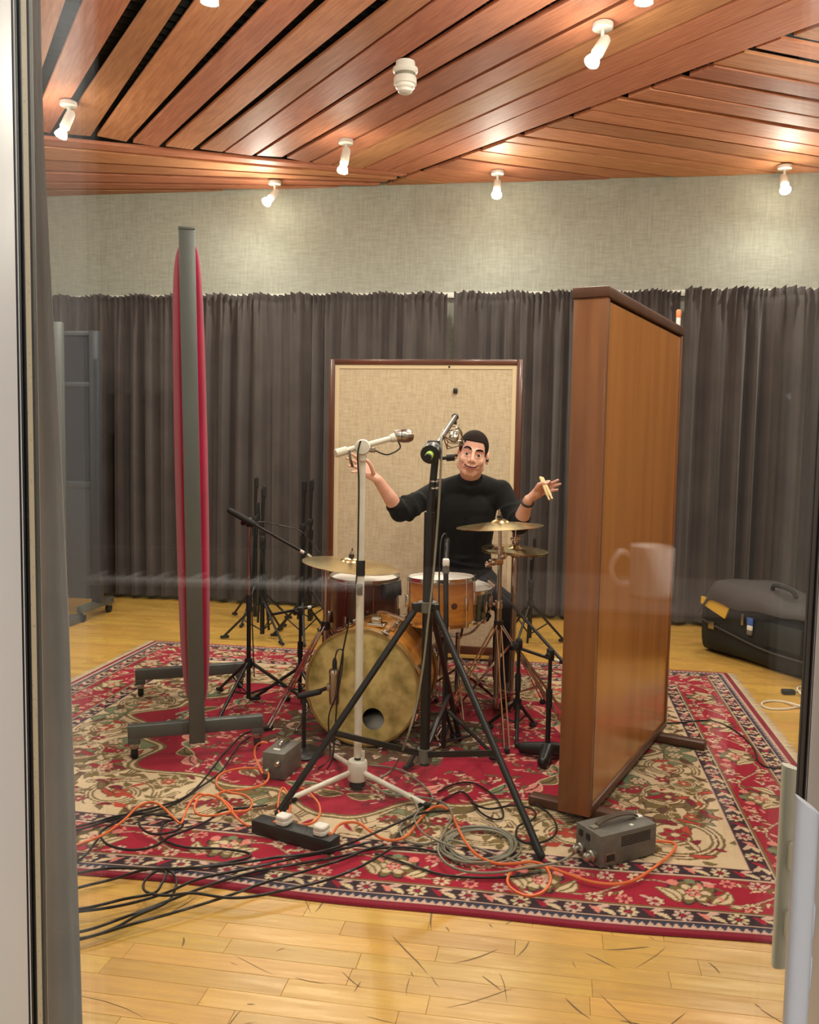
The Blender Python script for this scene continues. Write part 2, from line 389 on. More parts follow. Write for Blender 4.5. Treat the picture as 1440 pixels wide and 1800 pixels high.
# pull handles on the right-hand stile, one on each side of the glass
def handle(b, x0, x1, yt, yb, m, slant, bdir):
    pt = RB((x0 + x1) / 2, yt, b); pb = RB((x0 + x1) / 2 - 16, yb, b); a = toroom(pt)[0]
    w = (RB(x1, yt, b) - RB(x0, yt, b)).length; z1, z0 = pt.z, pb.z
    prof = []; n = 16
    mb = MB()
    for zz, k in ((z0, 1.0), (z1, 1.0)):
        for i in range(n):
            t = 2 * math.pi * i / n; ca, sa = math.cos(t), math.sin(t)
            q = lambda c: math.copysign(abs(c) ** .7, c)
            da, db = q(ca) * w / 2, q(sa) * w * .45
            sl = slant * da if zz == z1 else slant * .6 * da
            mb.v.append(RM(a + da, b + db, zz + (-sl if zz == z1 else sl) * 1.0))
    mb.f += [(i, (i + 1) % n, (i + 1) % n + n, i + n) for i in range(n)] + [tuple(range(n))[::-1], tuple(range(n, 2 * n))]
    h = mb.build('pull_handle', m, win)
    for zz in (z1 - .09, z0 + .05):
        mb = MB(); mb.rbox(RM(a + .006, b + bdir * .020, zz), (.012, .034, .03), .004, RAX); mb.build('bracket', m, h)
handle(.655, 1398, 1440, 1413, 1830, 'upvc', .7, 1)
handle(.93, 1375, 1404, 1347, 1697, 'cream_plastic', .25, -1)

# ---- floor: strip parquet laid along the wall
fl = struct(rbx(MB(), LEFT_A, RIGHT_A, .74, BACK_B, -.08, -.016).build('floor', 'subfloor', smooth=0), 'pale oak strip parquet floor, scuffed')
RUG_BL = Vector((-1.68, 5.77, 0)); RUGW, RUGT = 3.65, 3.0
RUGA = math.radians(-9.0); RX = Vector((math.cos(RUGA), math.sin(RUGA), 0)); RY = Vector((math.sin(RUGA), -math.cos(RUGA), 0))
strips = []; PW = .072; rr = random.Random(3)
b = .90
while b < BACK_B - .001:
    a = LEFT_A - rr.uniform(0, .5)
    while a < RIGHT_A:
        ln = rr.choice((.36, .48, .48, .60)); a0, a1 = max(a, LEFT_A), min(a + ln, RIGHT_A)
        if a1 - a0 > .02:
            c = RM((a0 + a1) / 2, b + PW / 2); q = c - RUG_BL; s_, t_ = q.dot(RX), q.dot(RY)
            hid = .25 < s_ < RUGW - .25 and .05 < t_ < RUGT - .05
            x, y = pix(c); vis = 60 < x < 1420 and 1040 < y < 1840 and not hid
            strips.append((c.length if vis else 99, a0, a1, b))
        a += ln
    b += PW
strips.sort()
meshes = {}
def strip_mesh(ln):
    k = round(ln, 2)
    if k not in meshes:
        mb = MB(); w, t, e = PW - .0006, .016, .0007; L2 = ln / 2 - .0003
        mb.v = [Vector(p) for p in [(-L2, -w / 2, -t), (L2, -w / 2, -t), (L2, w / 2, -t), (-L2, w / 2, -t),
                (-L2, -w / 2, -e), (L2, -w / 2, -e), (L2, w / 2, -e), (-L2, w / 2, -e),
                (-L2 + e, -w / 2 + e, 0), (L2 - e, -w / 2 + e, 0), (L2 - e, w / 2 - e, 0), (-L2 + e, w / 2 - e, 0)]]
        mb.f = [(8, 9, 10, 11)] + [(i, (i + 1) % 4, (i + 1) % 4 + 4, i + 4) for i in range(4)] + [(i + 4, (i + 1) % 4 + 4, (i + 1) % 4 + 8, i + 8) for i in range(4)]
        me = bpy.data.meshes.new('floor_strip'); me.from_pydata([tuple(v) for v in mb.v], [], mb.f); me.materials.append(MATS['oak_floor']); meshes[k] = me
    return meshes[k]
rest = MB()
for i, (d, a0, a1, b) in enumerate(strips):
    c = RM((a0 + a1) / 2, b + PW / 2)
    if i < 300 and d < 50:
        o = bpy.data.objects.new('floor_strip', strip_mesh(a1 - a0)); COL.objects.link(o); o.parent = fl; o.location = c; o.rotation_euler = (0, 0, -RA)
    else:
        me = strip_mesh(a1 - a0); n = len(rest.v); off = Vector(((a0 + a1) / 2, b + PW / 2, 0))
        rest.v += [off + v.co for v in me.vertices]; rest.f += [tuple(k + n for k in p.vertices) for p in me.polygons]
o = rest.build('floor_strips_beyond', 'oak_floor', fl, smooth=0, fix=False); o.rotation_euler = (0, 0, -RA); o['kind'] = 'stuff'

mb = MB(); rs = random.Random(9)                      # scuffs and scratches in the varnish
for k in range(70):
    x, y = rs.uniform(150, 1380), rs.uniform(1585, 1830) if k < 55 else rs.uniform(1080, 1120); p = G(x, y, .0004); p.z = .0004
    a = rs.gauss(1.9, .6) if rs.random() < .7 else rs.uniform(0, 3.14); ln = rs.choice((.03, .05, .08, .12, .22)) * rs.uniform(.6, 1.3); d = Vector((math.cos(a), math.sin(a), 0)); wd = rs.uniform(.0009, .0026)
    pts = [p + d * (ln * q) + Vector((-d.y, d.x, 0)) * (ln * .06 * math.sin(q * 3 + k)) for q in (-.5, -.2, .1, .4, .5)]; nn = Vector((-d.y, d.x, 0))
    b_ = len(mb.v); mb.v += [q + nn * wd * e for q, e in zip(pts, (.2, 1, 1.2, .8, .1))] + [q - nn * wd * e for q, e in zip(pts, (.2, 1, 1.2, .8, .1))]
    mb.f += [(b_ + i, b_ + i + 1, b_ + 6 + i, b_ + 5 + i) for i in range(4)]
mat('scuff', (.16, .085, .025), .6); o = mb.build('scuff_marks', 'scuff', fl, smooth=0); o['kind'] = 'stuff'

# ---- ceiling: sawn boards with gaps, dark void with battens behind
ce = struct(rbx(MB(), LEFT_A, RIGHT_A, .92, BACK_B, 3.47, 3.60).build('ceiling', 'mineral_wool', smooth=0), 'reddish sawn timber ceiling boards with dark gaps')
mb = MB(); dd = Vector((math.cos(math.radians(33)), math.sin(math.radians(33)), 0)); pp = Vector((-dd.y, dd.x, 0))
for i in range(-60, 130):
    c = Vector((-1, 3.5, 3.415)) + pp * (i * .085 - 1)
    s0 = [];
    for t in np.arange(-7, 7, .05):
        a, b = toroom(c + dd * float(t))
        if LEFT_A + .02 < a < RIGHT_A - .02 and .95 < b < BACK_B - .02: s0.append(float(t))
    if len(s0) > 2: mb.cyl(c + dd * s0[0], c + dd * s0[-1], .023, n=4)
o = mb.build('batten_grid', 'ceiling_batten', ce, smooth=0); o['kind'] = 'stuff'
def cp(x, y): p = G(x, y, CEIL); return Vector((p.x, p.y, 0))
def clip(poly, p, nrm):
    out = []
    for i in range(len(poly)):
        a, b = poly[i], poly[(i + 1) % len(poly)]; da, db = (a - p).dot(nrm), (b - p).dot(nrm)
        if da >= 0: out.append(a)
        if (da >= 0) != (db >= 0): out.append(a + (b - a) * (da / (da - db)))
    return out
def room_clip(poly):
    for p, n in ((RM(0, BACK_B - .003), -EN), (RM(0, .93), EN), (RM(LEFT_A + .003, 0), E1), (RM(RIGHT_A - .003, 0), -E1)): poly = clip(poly, p, n)
    return poly
rc = random.Random(5)
def board(poly, ang, dz=0.0):
    poly = room_clip(poly)
    if len(poly) < 3: return
    c = sum(poly, Vector()) / len(poly); R = Matrix.Rotation(-ang, 3, 'Z')
    z = rc.uniform(-.004, .004) + dz
    mb = MB(); mb.quadprism([R @ (p - c) for p in poly], z, .020 + dz)
    o = mb.build('ceiling_board', 'ceiling_board', None, smooth=0); o.parent = ce; o.location = (c.x, c.y, CEIL); o.rotation_euler = (0, 0, ang)
def ext(a, b, k0, k1):
    d = (b - a).normalized(); return a - d * k0, b + d * k1
# main field: gaps (x on the frame's top edge, gap width in pixels, end of the gap at the cross boards)
MG = [(-205, 20, -60, 215), (-90, 20, 5, 225), (20, 22, 48, 228), (132, 25, 66, 232), (247, 24, 95, 235), (333, 20, 165, 240), (464, 20, 228, 250), (566, 22, 285, 257), (678, 24, 345, 263),
      (765, 7, 393, 268), (872, 15, 447, 274), (990, 15, 500, 277), (1098, 12, 545, 285), (1185, 9, 585, 290), (1295, 12, 640, 296), (1392, 6, 680, 302), (1549, 0, 720, 305)]
MG[0] = (-205, 20, -190, 205); MG[1] = (-90, 20, -95, 212); MG[2] = (20, 22, -5, 222); MG[3] = (132, 25, 45, 228)
lines = []
for x0, w, x1, y1 in MG:
    w *= 1.35; l = ext(cp(x0 - w / 2, 0), cp(x1 - w * .22, y1), 3.4, 0); r = ext(cp(x0 + w / 2, 0), cp(x1 + w * .22, y1), 3.4, 0); lines.append((l, r))
for (l0, r0), (l1, r1) in zip(lines, lines[1:]):
    q = [r0[0], r0[1], l1[1], l1[0]]; d = q[1] - q[0]
    board(q, math.atan2(d.y, d.x))
# field beyond the double beam: boards at a right angle
beam_in = lines[-1]
RG = [((1365, 62), (1440, 82), 12), ((1300, 85), (1440, 117), 14), ((1230, 112), (1440, 150), 4), ((1170, 132), (1440, 177), 12), ((1130, 157), (1440, 205), 4), ((1080, 172), (1440, 230), 13), ((1040, 192), (1440, 260), 4),
      ((1000, 210), (1440, 275), 8), ((960, 225), (1440, 297), 4), ((915, 239), (1345, 303), 9), ((885, 253), (1310, 306), 3), ((840, 265), (1185, 313), 8), ((810, 280), (1100, 318), 4), ((770, 292), (970, 322), 5)]
bp, bd = beam_in[0][0], (beam_in[0][1] - beam_in[0][0]).normalized(); bn = Vector((-bd.y, bd.x, 0))
if bn.x < 0: bn = -bn
th = math.radians(19.2); ud = Vector((math.cos(th), math.sin(th), 0)); vn = Vector((-ud.y, ud.x, 0))
offs = sorted(((cp(*a).dot(vn) + cp(*b).dot(vn)) / 2, w) for a, b, w in RG)
pitch = .19
while offs[0][0] > -1.0: offs.insert(0, (offs[0][0] - pitch, 10 if len(offs) % 2 else 5))
while offs[-1][0] < 8: offs.append((offs[-1][0] + .17, 6))
for (o0, w0), (o1, w1) in zip(offs, offs[1:]):
    g0, g1 = w0 * .0042, w1 * .0042
    q = [vn * (o0 + g0 / 2) + ud * (-8), vn * (o0 + g0 / 2) + ud * 9, vn * (o1 - g1 / 2) + ud * 9, vn * (o1 - g1 / 2) - ud * 8]
    q = clip(q, bp + bn * (.035 + rc.uniform(0, .03)), bn)
    if len(q) > 2: board(q, th, .004)
# cross boards between the main field and the wall
LG = [((-200, 213), (720, 305)), ((75, 256), (720, 313)), ((75, 281), (720, 319)), ((75, 302), (720, 324)), ((75, 320), (700, 329)), ((75, 333), (600, 334)), ((75, 350), (720, 340))]
ll = [ext(cp(*a), cp(*b), 3.0, .25) for a, b in LG]
for (p0, p1), (q0, q1) in zip(ll, ll[1:]):
    d = p1 - p0; nn = Vector((-d.y, d.x, 0)).normalized() * .028
    q = [p0 + nn, p1 + nn, q1 - nn, q0 - nn]; q = clip(q, bp + bn * -.0, -bn)
    if len(q) > 2: board(q, math.atan2(d.y, d.x))

# ---- curtains
def curtain(name, a0, a1, boff, zt, zb, nf, amp, seed, m, label, ruffle=.05, group=None, edge=None, rows=34, flat=False):
    r = np.random.default_rng(seed); nu = int((a1 - a0) / .0085) + 2 if not flat else int(nf * 26)
    u = np.linspace(0, 1, nu); z = np.concatenate([np.linspace(zb, zt - .16, rows), np.linspace(zt - .15, zt, 10)]); nz = len(z)
    ph = np.cumsum(r.uniform(.6, 1.5, nf + 1)); ph = (ph - ph[0]) / (ph[-1] - ph[0])
    phase = np.interp(u, ph, np.arange(nf + 1))
    am = np.interp(u, np.linspace(0, 1, nf + 1), r.uniform(.45, 1.25, nf + 1))
    fold = am * np.sign(np.sin(2 * np.pi * phase)) * np.abs(np.sin(2 * np.pi * phase)) ** .75
    drift = r.uniform(-1, 1, nf + 1)
    fine = np.sin(2 * np.pi * (phase * 3.0 + r.uniform(0, 1))) * .5 + np.sin(2 * np.pi * phase * 5.3 + 1) * .35
    U, Zz = np.meshgrid(u, z, indexing='ij')
    hgt = (Zz - zb) / (zt - zb)
    top = np.clip((Zz - (zt - .32)) / .26, 0, 1)
    low = np.clip(1 - hgt, 0, 1)
    D = amp * (fold[:, None] * (1 - .72 * top) * (.55 + .45 * np.sin(np.pi * np.clip(hgt, 0, 1)) + .35 * low) + fine[:, None] * (.16 + .40 * top))
    head = np.clip((Zz - (zt - ruffle)) / ruffle, 0, 1)
    D += amp * .6 * head * fine[:, None] + .004 * np.where(np.abs(Zz - (zt - ruffle * 1.1)) < .012, -1, 0)
    A = a0 + (a1 - a0) * U + .018 * np.interp(u, np.linspace(0, 1, nf + 1), drift)[:, None] * low
    sag = .010 * np.sin(2 * np.pi * u * (a1 - a0) / .34 + seed) + .006 * fine
    Z3 = Zz + sag[:, None] * np.clip((hgt - .9) * 10, 0, 1)
    if edge is not None: A = edge(U, Zz, A)
    B = boff - amp * 1.1 + D * -1
    Pq = A[..., None] * np.array(E1) + B[..., None] * np.array(EN) + np.stack([np.zeros_like(A), np.zeros_like(A), Z3], -1)
    o = grid_mesh(name, Pq.reshape(-1, 3), nu, nz, m, at=RM((a0 + a1) / 2, boff, 0))
    tag(o, label, 'curtain', group)
    return o
def wall_a(x): return toroom(RB(x, 800, BACK_B - .08))[0]
CT = .5 * (RB(200, 519, BACK_B - .08).z + RB(1300, 515, BACK_B - .08).z) + .01
aL, aM, aN, aR2 = -4.6, wall_a(782), wall_a(1180), 3.05
curtain('curtain', aL, aM - .004, BACK_B - .03, CT, .035, 28, .050, 11, 'curtain_dark', 'dark grey gathered curtain along the wall behind the crimson padded screen')
curtain('curtain', aM + .05, aN + .02, BACK_B - .03, CT, .035, 13, .052, 12, 'curtain_dark', 'dark grey gathered curtain between the curtain gap and the wooden screen')
curtain('curtain', aN + .05, aR2, BACK_B - .03, CT + .01, .035, 14, .056, 13, 'curtain_dark', 'dark grey gathered curtain hanging behind the open black bag')
mb = MB(); rbx(mb, LEFT_A + .05, RIGHT_A - .05, BACK_B - .018, BACK_B - .002, CT - .03, CT + .012)
tag(mb.build('curtain_rail', 'white_plastic', None, at=RM(0, BACK_B, CT)), 'white curtain rail fixed to the fabric wall', 'curtain rail')
# curtain drawn aside next to the window, in the studio
zt, zb = 2.6, .03
e_pts = [(74, 100), (76, 200), (92, 520), (105, 740), (122, 1100), (146, 1800)]
ez = [RB(x, y, .97).z for x, y in e_pts][::-1]; ea = [toroom(RB(x, y, .97))[0] for x, y in e_pts][::-1]
def edge(U, Zz, A):
    right = np.interp(Zz, ez, ea); return (AL - .42) + (right - (AL - .42)) * U
curtain('curtain', AL - .42, AL + .1, 1.0, zt, zb, 8, .030, 21, 'curtain_taupe', 'taupe curtain drawn aside close to the window frame', edge=edge, flat=True)
# ================================================================ RUG
CRIM = (.30, .004, .024); WINE = (.18, .008, .022); CREAM = (.58, .44, .275); OLIVE = (.155, .105, .035); DARK = (.032, .014, .020)
PINK = (.62, .20, .16); SAGE = (.16, .19, .10); BRICK = (.42, .05, .03); NAVY = (.03, .035, .06); BROWN = (.10, .045, .02); PALE = (.55, .36, .28)
def paint_rug(step):
    hw, ht = RUGW / 2, RUGT / 2
    nx, ny = int(round(hw / step)) + 1, int(round(ht / step)) + 1
    xs, ys = np.linspace(0, hw, nx), np.linspace(0, ht, ny)      # quadrant: 0,0 is the rug's corner, hw,ht its centre
    X, Y = np.meshgrid(xs, ys, indexing='ij'); C = np.zeros((nx, ny, 3)); C[:] = CREAM
    r = np.random.default_rng(4)
    dx, dy = xs[1], ys[1]
    def win(x0, x1, y0, y1):
        i0, i1 = max(int(x0 / dx), 0), min(int(x1 / dx) + 2, nx); j0, j1 = max(int(y0 / dy), 0), min(int(y1 / dy) + 2, ny)
        return (slice(i0, i1), slice(j0, j1)) if i1 > i0 and j1 > j0 else None
    keep = np.ones((nx, ny), bool)
    def put(w, msk, c):
        msk = msk & keep[w]; C[w][msk] = c
    def disc(cx, cy, rad, c):
        w = win(cx - rad, cx + rad, cy - rad, cy + rad)
        if w: put(w, (X[w] - cx) ** 2 + (Y[w] - cy) ** 2 < rad * rad, c)
    def flower(cx, cy, rad, n, c, core, out=DARK, rot=0.):
        w = win(cx - rad * 1.2, cx + rad * 1.2, cy - rad * 1.2, cy + rad * 1.2)
        if not w: return
        a = np.arctan2(Y[w] - cy, X[w] - cx) + rot; d = np.hypot(X[w] - cx, Y[w] - cy)
        pet = rad * (.62 + .38 * np.abs(np.cos(a * n / 2)))
        put(w, d < pet * 1.16, out); put(w, d < pet, c); put(w, (np.abs(np.sin(a * n / 2)) > .93) & (d < pet) & (d > rad * .3), out)
        put(w, d < rad * .38, out); put(w, d < rad * .28, core)
    def leaf(cx, cy, ln, wd, ang, c, out=None, vein=None):
        R = ln * .6
        w = win(cx - R, cx + R, cy - R, cy + R)
        if not w: return
        u = (X[w] - cx) * math.cos(ang) + (Y[w] - cy) * math.sin(ang); v = -(X[w] - cx) * math.sin(ang) + (Y[w] - cy) * math.cos(ang)
        t = np.clip(u / ln + .5, 0, 1); hwid = wd / 2 * np.sin(np.pi * t ** .8); on = (np.abs(u) < ln / 2)
        v = v - wd * .35 * np.sin(np.pi * t)
        if out is not None: put(w, on & (np.abs(v) < hwid + .006), out)
        put(w, on & (np.abs(v) < hwid), c)
        if vein is not None: put(w, on & (np.abs(v) < .0035) & (hwid > .008), vein)
    def stroke(pts, wd, c):
        pts = np.asarray(pts, float)
        for p, q in zip(pts[:-1], pts[1:]):
            w = win(min(p[0], q[0]) - wd, max(p[0], q[0]) + wd, min(p[1], q[1]) - wd, max(p[1], q[1]) + wd)
            if not w: continue
            e = q - p; l2 = max(e @ e, 1e-12); t = np.clip(((X[w] - p[0]) * e[0] + (Y[w] - p[1]) * e[1]) / l2, 0, 1)
            put(w, (X[w] - p[0] - t * e[0]) ** 2 + (Y[w] - p[1] - t * e[1]) ** 2 < wd * wd / 4, c)
    def spiral(cx, cy, rad, a0, turns, sg, wd, cols, core):
        n = int(22 * turns) + 4; t = np.linspace(0, 1, n); ang = a0 + sg * t * turns * 2 * np.pi; rr = rad * (1 - t) ** .8 + .012
        pts = np.stack([cx + rr * np.cos(ang), cy + rr * np.sin(ang)], 1)
        for k, c in enumerate(cols): stroke(pts, wd * (1 - .42 * k), c)
        for k in range(2, n - 6, 4):
            d = pts[k] - (cx, cy); leaf(*(pts[k] + d / (np.hypot(*d) + 1e-9) * wd * 1.1), .055, .026, math.atan2(d[1], d[0]) + sg * .9, cols[0])
        flower(cx, cy, max(rad * .30, .028), 6, core, CREAM, OLIVE)
    E_ = np.minimum(X, Y)                      # distance from the edge
    fld = E_ > .42
    # ---- field
    qx, qy = (hw - X), (ht - Y); ang = np.arctan2(qy / .92, qx / 1.22); rad = np.sqrt((qx / 1.16) ** 2 + (qy / .86) ** 2)
    lob = 1 + .065 * np.cos(ang * 8) + .045 * np.cos(ang * 16 + .6)
    red = fld & (rad < lob)
    keep[:] = fld & ~red
    for k in range(30):                         # cream ground: sage clouds
        cx, cy = r.uniform(.42, hw), r.uniform(.42, ht); leaf(cx, cy, r.uniform(.16, .30), r.uniform(.07, .14), r.uniform(0, 6.3), SAGE if r.random() < .55 else OLIVE, DARK)
    sp = [(.62, .64, .17), (.98, .60, .14), (.60, .98, .14), (1.30, .56, .12), (.56, 1.30, .13), (.82, .82, .12), (1.62, .58, .13), (.54, .80, .07), (.80, .52, .07), (1.14, .52, .07), (.52, 1.13, .07), (1.47, .50, .07), (.76, 1.02, .07), (1.12, .74, .06)]
    for k, (cx, cy, rd) in enumerate(sp): spiral(cx, cy, rd, r.uniform(0, 6.3), 1.5 + r.random() * .5, 1 if k % 2 else -1, rd * .28, (OLIVE, CREAM, BROWN), (CRIM, BRICK, WINE)[k % 3])
    for k in range(230):
        cx, cy = r.uniform(.43, hw), r.uniform(.43, ht)
        leaf(cx, cy, r.uniform(.05, .11), r.uniform(.016, .034), r.uniform(0, 6.3), (OLIVE, BROWN, CRIM, WINE, CREAM, CREAM, BRICK)[r.integers(7)], BROWN if r.random() < .5 else None)
    for k in range(26): flower(r.uniform(.45, hw), r.uniform(.45, ht), r.uniform(.022, .036), 6, (CRIM, PINK, CREAM)[r.integers(3)], CREAM, BROWN)
    # ---- crimson ground with sprays and a dark centre
    keep[:] = red; C[red] = CRIM
    rim = red & (rad > lob - .045); C[rim] = OLIVE; C[red & (rad > lob - .030) & (rad < lob - .016)] = CREAM
    keep[:] = red & (rad < lob - .05)
    for k in range(11):
        a = (k + .5) / 11 * math.pi / 2; q = .80 + .05 * math.cos(a * 8); leaf(hw - 1.16 * q * math.cos(a), ht - .86 * q * math.sin(a), .13, .06, a + 1.57 + r.uniform(-.5, .5), (SAGE, OLIVE, PINK)[k % 3], CREAM, DARK)
    for k in range(34):
        a, q = r.uniform(0, 1.571), r.uniform(.48, .88); cx, cy = hw - 1.16 * q * math.cos(a), ht - .86 * q * math.sin(a)
        t = np.linspace(0, 1, 9); b0 = r.uniform(0, 6.3); pts = np.stack([cx + .10 * t * np.cos(b0 + t * 2), cy + .10 * t * np.sin(b0 + t * 2)], 1); stroke(pts, .007, PALE)
        for p in pts[2::3]: leaf(p[0], p[1], .05, .018, b0 + r.uniform(-1, 1), (OLIVE, PINK, CREAM, WINE)[r.integers(4)], WINE)
        if k % 3 == 0: flower(pts[-1][0], pts[-1][1], .030, 6, (PINK, CREAM)[k % 2], WINE, OLIVE)
    keep[:] = red & (rad < .46 + .05 * np.cos(ang * 12)); C[keep] = BROWN
    for k in range(150):
        a, q = r.uniform(0, 1.571), r.uniform(0, .5); leaf(hw - 1.16 * q * math.cos(a), ht - .86 * q * math.sin(a), r.uniform(.05, .12), r.uniform(.018, .04), r.uniform(0, 6.3), (OLIVE, CREAM, SAGE, CRIM, PALE, OLIVE)[r.integers(6)], DARK)
    # ---- borders, drawn along both sides of the quadrant
    def band(d0, d1): return (E_ >= d0) & (E_ < d1)
    C[E_ < .028] = WINE; C[band(.006, .024)] = (.22, .012, .03)
    for side in (0, 1):
        onside = (Y <= X) if side == 0 else (X < Y)
        LEN = hw if side == 0 else ht
        def T(u, v): return (u, v) if side == 0 else (v, u)
        def ta(a): return a if side == 0 else math.pi / 2 - a
        U = X if side == 0 else Y
        zz = onside & band(.028, .065); C[zz] = NAVY
        saw = np.abs(((U / .024) % 1) - .5) * 2
        C[zz & (E_ - .030 < .022 * saw + .004)] = PALE; C[onside & band(.060, .066)] = DARK
        for d0, d1, n in ((.066, .137, 14), (.345, .42, 13)):
            keep[:] = onside & band(d0, d1); C[keep] = DARK; mid = (d0 + d1) / 2
            C[onside & band(d0, d0 + .005)] = PALE; C[onside & band(d1 - .005, d1)] = PALE
            keep[:] = onside & band(d0 + .006, d1 - .006)
            pit = .155
            for k in range(int(LEN / pit) + 2):
                u = k * pit + .05
                flower(*T(u, mid), .031, 8, (PALE, CREAM)[k % 2], CRIM, DARK)
                leaf(*T(u + .062, mid - .010), .060, .020, ta(.5), CREAM); leaf(*T(u + .072, mid + .012), .055, .018, ta(-.5), PALE); leaf(*T(u + .098, mid), .05, .02, ta(.9), (CRIM, PINK)[k % 2])
        # main crimson border
        keep[:] = onside & band(.137, .345); C[keep] = CRIM; mid = .241
        C[onside & band(.137, .143)] = OLIVE; C[onside & band(.339, .345)] = OLIVE
        keep[:] = onside & band(.143, .339)
        pit = .46
        for k in range(int(LEN / pit) + 2):
            u = k * pit + (.16 if side == 0 else .12)
            t = np.linspace(0, 1, 14); wv = np.stack([u + t * pit, mid + .062 * np.sin(t * 2 * np.pi)], 1); stroke([T(*p) for p in wv], .010, OLIVE); stroke([T(*p) for p in wv], .004, PALE)
            for sg in (-1, 1):       # serrated leaves
                for q in range(7): leaf(*T(u + .215 + sg * .0 + q * .017, mid + sg * (.035 + q * .006)), .036, .010, ta(sg * 1.2), (CREAM, OLIVE)[q % 2])
            # palmette
            flower(*T(u, mid), .072, 8, OLIVE, CRIM, DARK, .4); flower(*T(u, mid), .052, 6, CREAM, BRICK, OLIVE); flower(*T(u, mid), .024, 5, PINK, CREAM, WINE)
            leaf(*T(u - .078, mid - .02), .10, .042, ta(2.2), CREAM, OLIVE, OLIVE); leaf(*T(u + .078, mid - .02), .10, .042, ta(.9), CREAM, OLIVE, OLIVE)
            disc(*T(u - .055, mid + .055), .018, PINK); disc(*T(u + .055, mid + .055), .018, PINK); disc(*T(u, mid + .07), .016, SAGE)
            for q in range(6):
                fu, fv = u + .12 + q * .045, mid + (.070 if q % 2 else -.068); flower(*T(fu, fv), .027, 7, (PALE, CREAM, PINK)[q % 3], CRIM, WINE)
            for q in range(12): leaf(*T(u + r.uniform(-.2, .25), mid + r.uniform(-.09, .09)), .045, .012, r.uniform(0, 6.3), (PALE, CREAM, OLIVE, PINK)[q % 4])
    return C, nx, ny
Cq, nx, ny = paint_rug(.0046)
FX = np.concatenate([np.arange(nx), np.arange(nx - 2, -1, -1)]); FY = np.concatenate([np.arange(ny), np.arange(ny - 2, -1, -1)])
CF = Cq[FX][:, FY]; NX, NY = CF.shape[:2]
sx, sy = np.linspace(0, RUGW, NX), np.linspace(0, RUGT, NY)
SX, SY = np.meshgrid(sx, sy, indexing='ij')
ed = np.minimum(np.minimum(SX, RUGW - SX), np.minimum(SY, RUGT - SY))
ZZ = .009 * np.clip(ed / .008, 0.06, 1) ** .5 + .0012 * np.sin(SX * 9 + np.sin(SY * 5)) * np.clip(ed * 8, 0, 1)
wav = .010 * np.sin(SX * 3.1 + .6) + .006 * np.sin(SX * 7.3)
VV = np.array(RUG_BL)[None, None] + SX[..., None] * np.array(RX) + (SY + wav * (SY / RUGT))[..., None] * np.array(RY); VV[..., 2] = ZZ
m, nt, bs = _new('rug_pile'); MATS['rug_pile'] = m
at = nt.nodes.new('ShaderNodeAttribute'); at.attribute_name = 'pattern'
nz = nt.nodes.new('ShaderNodeTexNoise'); nz.inputs['Scale'].default_value = 260; tcn = nt.nodes.new('ShaderNodeTexCoord'); nt.links.new(tcn.outputs['Object'], nz.inputs['Vector'])
hs = nt.nodes.new('ShaderNodeHueSaturation'); mr = nt.nodes.new('ShaderNodeMapRange'); mr.inputs['To Min'].default_value = .72; mr.inputs['To Max'].default_value = 1.28
nt.links.new(nz.outputs['Fac'], mr.inputs['Value']); nt.links.new(mr.outputs[0], hs.inputs['Value']); nt.links.new(at.outputs['Color'], hs.inputs['Color']); nt.links.new(hs.outputs[0], bs.inputs['Base Color'])
bs.inputs['Roughness'].default_value = .95; bs.inputs['Specular IOR Level'].default_value = .1; bs.inputs['Sheen Weight'].default_value = .15
bpn = nt.nodes.new('ShaderNodeBump'); bpn.inputs['Strength'].default_value = .4; bpn.inputs['Distance'].default_value = .003; nt.links.new(nz.outputs['Fac'], bpn.inputs['Height']); nt.links.new(bpn.outputs[0], bs.inputs['Normal'])
rug_c = RUG_BL + RX * RUGW / 2 + RY * RUGT / 2
rug = grid_mesh('rug', VV.reshape(-1, 3), NX, NY, 'rug_pile', at=(rug_c.x, rug_c.y, 0), flip=True)
ca = rug.data.color_attributes.new('pattern', 'FLOAT_COLOR', 'POINT'); ca.data.foreach_set('color', np.concatenate([CF.reshape(-1, 3), np.ones((NX * NY, 1))], 1).astype(np.float32).ravel())
tag(rug, 'large crimson and cream patterned oriental rug under the drum kit', 'rug')
mat('fringe', (.58, .47, .33), .9)
mb = MB()
for s0, sg in ((0, -1), (RUGW, 1)):
    for k in range(430):
        t = k / 430 * RUGT; p = RUG_BL + RX * s0 + RY * (t + .004); q = p + RX * sg * rr.uniform(.035, .05) + RY * rr.uniform(-.008, .008)
        w = RY * .0032; mb.add([p - w + Vector((0, 0, .005)), p + w + Vector((0, 0, .005)), q + w * .7 + Vector((0, 0, .0022)), q - w * .7 + Vector((0, 0, .0022))], [(0, 1, 2, 3)])
o = mb.build('fringe', 'fringe', rug, smooth=0); o['kind'] = 'stuff'
# ================================================================ SCREENS
UP = Vector((0, 0, 1))
def gv(x, y, z=0.0): p = G(x, y, z); return Vector((p.x, p.y, 0))
